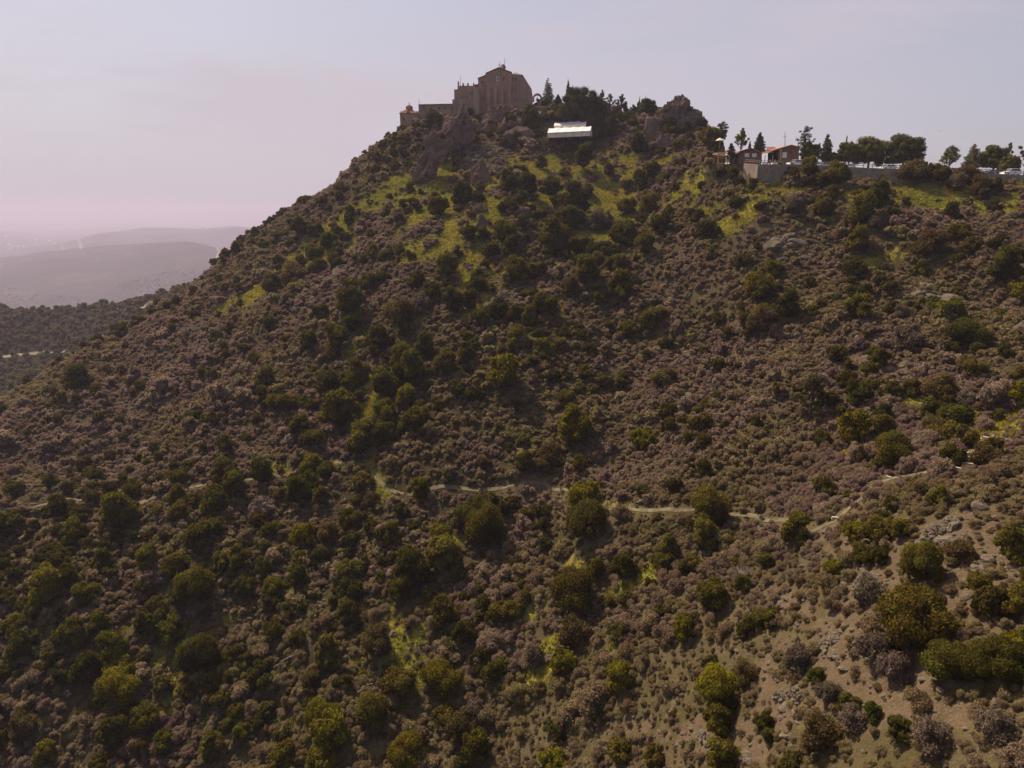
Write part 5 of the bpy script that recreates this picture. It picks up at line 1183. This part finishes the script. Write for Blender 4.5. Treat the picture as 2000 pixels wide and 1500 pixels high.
mb = MB(); mb.prism(pol2([(1500,319),(1500,298.5),(1523,294),(1523,319)], 206), (0, .2, 0)); mb.build('porch_wall', M['dark'], c2, c2.location)
mb = MB(); c = P(1532, 302.8, 202); mb.box(c+Vector((0, -.06, 0)), (1.15, .1, 1.45)); mb.build('notice', M['white'], c2, c2.location)
window(1543.5, 298.4, 4.6, 6.5, 202, c2, 'wood')
for a in (1493.3, 1508.5):
    mb = MB(); p = P(a, 318, 200); p.z = zpl(p.x, p.y); mb.box(p+Vector((0, 0, 1.5)), (.16, .16, 3.0)); mb.build('porch_post', M['woodl'], c2, c2.location)
mb = MB(); a0 = P(1490, 297.8, 200.0); a1 = P(1511, 297.6, 200.0); mb.prism([a0, a1, a1+Vector((0, 0, .18)), a0+Vector((0, 0, .18))], (0, .18, 0)); mb.build('porch_beam', M['woodl'], c2, c2.location)
sh = empty('white_canopy', P(1480, 300, 207)); tag(sh, 'small white canopy showing behind the left cabin', 'canopy')
mb = MB(); mb.prism(pol2([(1474,299.2),(1480,296.0),(1487.5,298.6),(1487.5,299.8)], 210), (0, 2.5, 0)); mb.build('cover', M['white'], sh, sh.location)
mb = MB(); mb.box(P(1480, 309, 211), (.12, .12, 2.6)); mb.build('pole', M['metal'], sh, sh.location)
hut = empty('flat_roofed_hut', P(1430, 300, 212)); tag(hut, 'pale flat roofed hut behind the pergola', 'hut')
mb = MB(); mb.prism(pol2([(1424.5,320),(1424.5,293.4),(1437,293.4),(1437,320)], 212), (0, 4, 0)); mb.build('wall', M['tentside'], hut, hut.location)
mb = MB(); mb.prism(pol2([(1423.8,293.3),(1423.8,292.4),(1437.7,292.4),(1437.7,293.3)], 211.7), (0, 4.6, 0)); mb.build('roof', M['concrete'], hut, hut.location)
pr_ = empty('parasol', P(1406, 282, 214)); tag(pr_, 'pale square parasol among the trees left of the cabins', 'parasol')
mb = MB(); c = P(1406, 271.5, 214); mb.lathe(c, [(1.25, -.45), (1.3, -.4), (.05, .35)], 4, rot=.9); mb.build('canopy', M['tentside'], pr_, pr_.location)
mb = MB(); mb.tube(c+Vector((0, 0, -2.6)), c+Vector((0, 0, .2)), .05, .05, 6); mb.build('pole', M['woodl'], pr_, pr_.location)
for a, w_, lb in ((1493.5, 12, 'left white cloth covered counter on the terrace'), (1512.5, 11, 'right white cloth covered counter on the terrace')):
    p = P(a, 320, 195.5); p.z = zpl(p.x, p.y); mb = MB(); Lw = w_*.139
    mb.box(p+Vector((0, 0, .44)), (Lw, .7, .84), top=.97); mb.box(p+Vector((0, 0, .9)), (Lw+.12, .82, .07)); tag(mb.build('counter_table', M['white'], None, p), lb, 'table', 'white counters on the cabin terrace')
for a, w_, lb in ((1546, .6, 'dark waste bin beside the nearest white car'), (1485, .6, 'dark waste bin left of the white counters')):
    p = P(a, 320, 195); p.z = zpl(p.x, p.y); mb = MB(); mb.lathe(p, [(.24, .02), (.28, .8), (.31, .82), (.2, .95), (.02, 1.0)], 12); tag(mb.build('waste_bin', M['pole'], None, p), lb, 'bin')
# people at the cabin
def person(px, d, rz, shirt, legs, lb, arm=0):
    p = P(px, 320, d); p.z = zpl(p.x, p.y); t = empty('person', p); t.rotation_euler = (0, 0, rz); tag(t, lb, 'person')
    def skin(name, V, E, Rr, mat):
        me = bpy.data.meshes.new(name); me.from_pydata(V, E, []); me.materials.append(M[mat]); o = link(name, me, t, t.location)
        md = o.modifiers.new('skin', 'SKIN'); sk = me.skin_vertices[0].data
        for i, r_ in enumerate(Rr): sk[i].radius = r_ if isinstance(r_, tuple) else (r_, r_)
        sk[0].use_root = True; ss = o.modifiers.new('sub', 'SUBSURF'); ss.levels = ss.render_levels = 1; return o
    V = [(0,0,.92),(0,0,1.15),(0,0,1.38),(0,0,1.48),(0,-.01,1.56),(0,-.02,1.66),(0,0,1.73),
         (.10,0,.88),(.11,-.03,.50),(.12,0,.09),(.12,-.13,.04),(-.10,0,.88),(-.11,.06,.50),(-.13,.04,.09),(-.13,-.09,.04),
         (.19,0,1.39),(.25,.03,1.12),(.22,-.10,.90),(.21,-.16,.82),(-.19,0,1.39),(-.26,.02,1.12),(-.22,-.14-arm*.2,.95+arm*.3),(-.20,-.22-arm*.2,.92+arm*.4)]
    E = [(0,1),(1,2),(2,3),(3,4),(4,5),(5,6),(0,7),(7,8),(8,9),(9,10),(0,11),(11,12),(12,13),(13,14),(2,15),(15,16),(16,17),(17,18),(2,19),(19,20),(20,21),(21,22)]
    Rr = [(.15,.11),(.13,.10),(.15,.11),.055,.075,.10,.06,.09,.06,.045,.04,.09,.06,.045,.04,.06,.045,.035,.03,.06,.045,.035,.03]
    skin('body', V, E, Rr, 'skin')
    q = [0,1,2,15,16,19,20]; idx_ = {a: i for i, a in enumerate(q)}
    skin('shirt', [V[a] for a in q], [(idx_[a], idx_[b]) for a, b in E if a in idx_ and b in idx_], [(.165,.125),(.15,.115),(.165,.125),.075,.058,.075,.058], shirt)
    q = [0,7,8,9,11,12,13]; idx_ = {a: i for i, a in enumerate(q)}
    skin('trousers', [V[a] for a in q], [(idx_[a], idx_[b]) for a, b in E if a in idx_ and b in idx_], [(.17,.13),.105,.075,.06,.105,.075,.06], legs)
    mb = MB(); mb.lathe(p+Vector((0, .01, 1.66)), [(.105, 0), (.11, .04), (.085, .10), (.03, .13)], 10); mb.build('hair', M['hair'], t, t.location, smooth=True)
person(1504, 197, .6, 'blue', 'navy', 'person in a blue shirt standing behind the white counter', 1)
person(1513.5, 198, -.5, 'orange', 'orange', 'person in tan clothes standing under the cabin porch')
person(1299.5, 281, .4, 'navy', 'navy', 'tiny dark figure standing on top of the rocky knoll')

# ---------------------------------------------------------------- trees
def tree(name, px, ytop, ybase, wpx, kind, lb, color, d=None, seed=0, group='trees along the ridge', sink=.4):
    if d is None: base = hit(px, ybase)
    else: base = P(px, ybase, d)
    s = mpp(base); H = (ybase-ytop)*s; W = wpx*s/2
    t = empty(name, base); tag(t, lb, 'tree', group)
    r = random.Random(seed); tr = MB(); lob = []; core = .75; nl = 2600; leaf = .16; spread = .7
    zg = float(zat(base.x, base.y))-base.z if d is not None else 0
    zb = min(0, zg)-sink
    if kind == 'round':
        tr.tube((0, 0, zb), (W*.05, 0, H*.5), H*.035+.08, H*.02+.04, 8)
        for i in range(42):
            a = i*2.4; e = math.asin(-.93+1.9*(((i*17) % 42)+r.random())/42); q = r.uniform(.62, .84); lr = W*r.uniform(.17, .28)
            ce = math.cos(e) if e > 0 else max(math.cos(e), .8)
            lob.append((math.cos(a)*ce*q*W, math.sin(a)*ce*q*W, H*.50+math.sin(e)*q*H*.53, lr, min(lr*.9, H*.17)))
            if i % 4 == 0: tr.tube((W*.05, 0, H*.35), lob[-1][:3], .07, .03, 5)
        lob.append((0, 0, H*.5, W*.55, H*.34)); nl = 6500; leaf = .19
    elif kind == 'cypress':
        tr.tube((0, 0, zb), (0, 0, H*.6), .12, .05, 7)
        for i in range(16):
            f = i/15; lob.append((r.uniform(-.12, .12)*W, r.uniform(-.12, .12)*W, H*(.08+.88*f), W*(.95-.25*abs(f-.35)-.72*max(0, f-.45)/.55)*r.uniform(.85, 1.1), H*.065))
        nl = 1500; leaf = .15
    elif kind == 'fir':
        tr.tube((0, 0, zb), (0, 0, H*.97), H*.022+.05, .03, 7); core = .45; nl = 3000; leaf = .17; spread = 1.0
        for i in range(15):
            f = .12+.86*i/14; L_ = W*(1-f)**.75*1.05+.1
            for k in range(6 if f < .8 else 3):
                a = k*6.28/6+i*.7+r.uniform(-.3, .3); Lk = L_*r.uniform(.65, 1.1)
                tr.tube((0, 0, H*f), (math.cos(a)*Lk, math.sin(a)*Lk, H*f+Lk*.1), .035, .015, 4, cap=False)
                for q in (.45, .8, 1.0): lob.append((math.cos(a)*Lk*q, math.sin(a)*Lk*q, H*f+Lk*.12*q+.05, .22+.16*L_*(1.1-q*.5), .16+.05*L_))
    else:   # open pine: upswept limbs, clumps with gaps
        tr.tube((0, 0, zb), (r.uniform(-.1, .1)*W, 0, H*.62), H*.028+.06, H*.016+.03, 7); core = .5; nl = 2300 if kind == 'open' else 1300; leaf = .16; spread = .95
        top = Vector((0, 0, H*.62)); nb = 17 if kind == 'open' else 13
        for i in range(nb):
            f = .25+.75*i/(nb-1); a = i*2.4+r.uniform(-.4, .4); Lk = W*(1.05-.75*max(0, f-.45)/.55)*r.uniform(.55, 1.1)
            b0 = Vector((0, 0, H*f*.62)); tip = Vector((math.cos(a)*Lk, math.sin(a)*Lk, min(H*.97, H*(f*.72+.2+r.uniform(-.03, .08)))))
            if i == nb-1: tip = Vector((W*.1, 0, H*.95))
            tr.tube(b0, tip, .06+.008*H, .025, 5, cap=False)
            for q in (.62, .85, 1.02):
                c = b0.lerp(tip, q)+Vector((r.uniform(-.12, .12)*W, r.uniform(-.12, .12)*W, r.uniform(0, .05)*H)); lr = W*r.uniform(.14, .26)
                lob.append((c.x, c.y, c.z, lr, lr*.75))
    tr.build('trunk', M['bark'], t, (0, 0, 0), smooth=True).location = (0, 0, 0)
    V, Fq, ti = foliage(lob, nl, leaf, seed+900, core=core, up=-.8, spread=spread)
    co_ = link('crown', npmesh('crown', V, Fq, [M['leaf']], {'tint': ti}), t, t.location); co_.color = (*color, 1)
DG = (.078, .078, .032); MG = (.11, .103, .032); OG = (.135, .118, .042); BG = (.058, .066, .040)
TREES = [('fir_tree',1070,157,208,30,'fir','dark fir with a bare spire right of the stone arch',BG,289), ('fir_tree',1090,187,206,14,'fir','small fir right of the fir by the arch',BG,288),
 ('cypress_tree',1109,155,196,8,'cypress','slim dark cypress left of the great round tree',BG,288), ('round_tree',1134,171,238,82,'round','great dark round tree above the tents',(.055,.052,.026),283),
 ('round_tree',1104,205,240,40,'round','lower rounded tree left of the great round tree',(.06,.058,.026),281),
 ('pine_tree',1175,180,224,13,'open','slender pine just right of the great round tree',DG,286), ('bare_tree',1190,187,222,26,'sparse','thin leaved pale tree between two pines',(.09,.075,.05),287), ('pine_tree',1213,188,226,22,'open','dark ragged pine right of the thin leaved tree',DG,286),
 ('pine_tree',1221,201,226,9,'open','small pine touching the ragged dark pine',DG,285.5), ('bare_tree',1236,207,228,16,'sparse','small bare looking tree left of the knoll bushes',(.09,.075,.055),286), ('cypress_tree',1248,189,226,4,'cypress','thin cypress left of the rocky knoll',BG,287),
 ('cypress_tree',1260,189,220,6,'cypress','cypress tip poking out of the dark bush by the knoll',BG,286), ('round_tree',1264,192,232,38,'round','dark round tree against the left of the rocky knoll',DG,283), ('bare_tree',1334,195,210,9,'sparse','small shrubby tree on top of the rocky knoll',(.06,.05,.03),282),
 ('round_tree',1366,226,252,24,'round','bright green tree at the right foot of the rocky knoll',(.075,.085,.022),276),
 ('pine_tree',1408,241,288,28,'open','stout pine left of the pale parasol',DG,None), ('pine_tree',1428,256,292,20,'open','pine leaning beside the stout one left of the cabins',DG,None), ('pine_tree',1447,253,300,25,'open','olive green twin topped pine behind the pergola',OG,212), ('cypress_tree',1463.5,275,296,5,'cypress','small pale cypress behind the left cabin roof',MG,214),
 ('fir_tree',1482,262,302,25,'fir','dark fir between the two cabins',BG,214), ('pine_tree',1569,251,318,38,'sparse','tallest open branched pine beside the right cabin',(.05,.048,.034),204), ('round_tree',1578,277,320,36,'round','green bushy tree under the tallest open pine',MG,203.5),
 ('pine_tree',1596,283,318,16,'open','small dark pine right of the bushy tree',DG,205), ('fir_tree',1612,266,318,28,'fir','dark fir right of the tallest open pine',DG,206), ('round_tree',1620,298,320,36,'round','low rounded tree under the dark fir',OG,207),
 ('cypress_tree',1649.5,265,312,5,'cypress','thin straight cypress behind the bushy pines',BG,212), ('round_tree',1656,279,324,50,'round','left tree of the bushy pine pair',MG,206), ('round_tree',1695,268,326,66,'round','right and taller tree of the bushy pine pair',MG,207),
 ('round_tree',1761,262,331,80,'round','big round umbrella pine behind the white hatchback',(.078,.076,.028),203), ('fir_tree',1807,318,334,8,'fir','tiny dark fir right of the big round pine',BG,206), ('fir_tree',1816,320,334,5,'fir','tiniest fir right of the other tiny fir',BG,206),
 ('pine_tree',1853,289,331,40,'open','pale green loose pine behind the silver cars',OG,204), ('fir_tree',1897,285,334,40,'fir','olive pointed pine left of the round tree near the right edge',OG,201), ('round_tree',1938,282,338,54,'round','round crowned tree near the right edge',MG,200),
 ('pine_tree',1965,282,332,16,'sparse','sparse pine sticking out behind the round crowned tree',DG,203), ('round_tree',1966,304,338,42,'round','low olive tree behind the large white car',OG,196), ('pine_tree',2001,272,340,32,'open','tall pine cut by the right edge',DG,196),
 ('cypress_tree',565,400,414,3.2,'cypress','left cypress of the pair on the left skyline',BG,None), ('cypress_tree',572.5,397,413,3.2,'cypress','right cypress of the pair on the left skyline',BG,None),
 ('pine_tree',1582,733,822,62,'open','lone pine with a bare dark trunk on the right slope',(.066,.06,.02),None),
 ('fir_tree',155,592,607,9,'fir','dark tree standing on the pale track at far left',DG,515), ('round_tree',190,590,606,20,'round','broad dark tree beside the far track',DG,515), ('fir_tree',168,594,606,5,'fir','small upright tree between two trees on the far track',DG,515),
 ('round_tree',84,595,606,10,'round','dark tree left of the gap in the far track',DG,516), ('fir_tree',222,587,605,8,'fir','pointed tree where the far track meets the wood',DG,512)]
for i, t in enumerate(TREES): tree(t[0], t[1], t[2], t[3], t[4], t[5], t[6], t[7], t[8], seed=40+i, group='trees by the far track' if (t[8] or 0) > 400 else 'trees along the ridge', sink=.6)
# bare twiggy shrubs and fallen branches
for i, (a, b, wd, lb) in enumerate([(1204, 1222, 70, 'large bare twiggy grey shrub below the small yellow bank'), (1450, 1120, 60, 'pale bare twigs standing above the right hand soil'), (1770, 1290, 36, 'small bare bush just under the largest bush'), (1500, 860, 22, 'thin pale dead shrub on the right slope')]):
    p = hit(a, b+wd*.25); s = mpp(p)*wd/2; o = bare_mesh(i+5).build('bare_shrub', M['deadwood'] if i in (1, 3) else M['bark'], None)
    o.location = p; o.scale = (s*.8, s*.8, s*.7); tag(o, lb, 'shrub')
for i, (pp, lb) in enumerate([([(447,764),(453,767),(460,771)], 'pale forked dead branch on the left slope'), ([(552,1303),(566,1295),(580,1292)], 'pale crooked dead branch at lower left'), ([(700,1362),(716,1350),(730,1344)], 'pale dead branch near the bottom centre'), ([(537,1336),(545,1343)], 'short pale dead stick left of bottom centre'), ([(1584,785),(1595,786)], 'pale broken branch on the lone pine trunk')]):
    P3 = [hit(*q)+Vector((0, -.3, .75 if i < 4 else 1.5)) for q in pp]
    if i == 4: b_ = hit(1582, 822); P3 = [P(1583, 785, b_.y-.15), P(1595, 786, b_.y-.5)]
    mb = MB()
    for k in range(len(P3)-1): mb.tube(P3[k], P3[k+1], .07, .05, 5)
    for k in range(len(P3)-1):
        q = P3[k].lerp(P3[k+1], .5); mb.tube(q, q+Vector((random.uniform(-.6, .6), random.uniform(-.3, .3), .5)), .035, .02, 4)
    tag(mb.build('dead_branch', M['deadwood'], None, P3[0]), lb, 'branch')
# stone steps on the right of the trail
for i, (a, b, L_, rz, lb) in enumerate([(1911,859,1.1,-20,'white step slab at the top of the steps left of its neighbour'),(1926,857,.9,-55,'white step slab standing askew at the top of the steps'),(1942,854,.7,10,'small white slab at the trail edge above the steps'),(1892,887,1.2,0,'upper dark edged step between the bushes'),(1891,897,1.5,-4,'long pale step second of the flight'),
     (1889,907,1.2,-14,'pale step third of the flight'),(1875,917,.9,-28,'pale step near the foot of the flight'),(1863,922,.8,-10,'yellowish stone at the foot of the steps'),(1735,935,.6,-50,'small white stone on the bare trail bank'),(1707,958,.9,-10,'pale step on the bare trail bank'),(1632,1014,.9,-15,'pale step edge beside the soil at the trail end'),(1584,1044,1.1,15,'pinkish step at the right end of the trail')]):
    p = hit(a, b+2); mb = MB(); mb.box((0, 0, .14), (L_, .3, .34), top=.93)
    o = mb.build('stone_step', M['stonestep'], None); o.location = p-Vector((0, 0, .02)); o.rotation_euler = (0, R(random.uniform(-4, 4)), R(rz)); tag(o, lb, 'step', 'pale stone steps along the footpath')
# white houses far out on the plain
for i, (a, b, w_) in enumerate([(18,479,26),(27,481,22),(36,483,28),(46,484,22),(22,487,30),(71,470,18),(97,472,26),(188,451,22),(230,450,30),(305,438,40),(404,449,24),(148,437,36),(86,455,22),(12,462,30)]):
    p = farhit(a, b)
    if not p: continue
    mb = MB(); mb.box((0, 0, 5), (w_, 12, 12)); mb.prism([Vector((-w_/2-.6, -6.6, 11)), Vector((-w_/2-.6, 6.6, 11)), Vector((-w_/2-.6, 0, 14.5))], (w_+1.2, 0, 0))
    o = mb.build('house', M['tentside'], None); o.location = p; o.rotation_euler = (0, 0, random.uniform(-.4, .4)); tag(o, 'tiny white house far out on the hazy plain', 'house', 'white houses far out on the plain')
# birds over the ridge
for i, (a, b, lb) in enumerate([(1431, 214, 'small dark bird in the sky above the stout pine'), (1044, 129, 'small dark bird right of the church masts'), (1835, 256, 'small dark bird above the right hand cars'), (1491, 162, 'small dark bird high above the cabins')]):
    p = P(a, b, 230); mb = MB()
    mb.lathe((0, 0, 0), [(.01, -.2), (.05, -.1), (.06, .05), (.03, .17), (.005, .22)], 8); mb.v = [(v[2], v[0], v[1]) for v in mb.v]
    for sg in (-1, 1): mb.add([(.08, 0, .02), (-.08, 0, .02), (-.1, sg*.3, .13), (.03, sg*.32, .14), (-.08, sg*.55, .06)], [(0,1,2,3),(3,2,4)])
    o = mb.build('bird', M['pole'], None); o.location = p; o.rotation_euler = (0, 0, 1.2+i); tag(o, lb, 'bird')
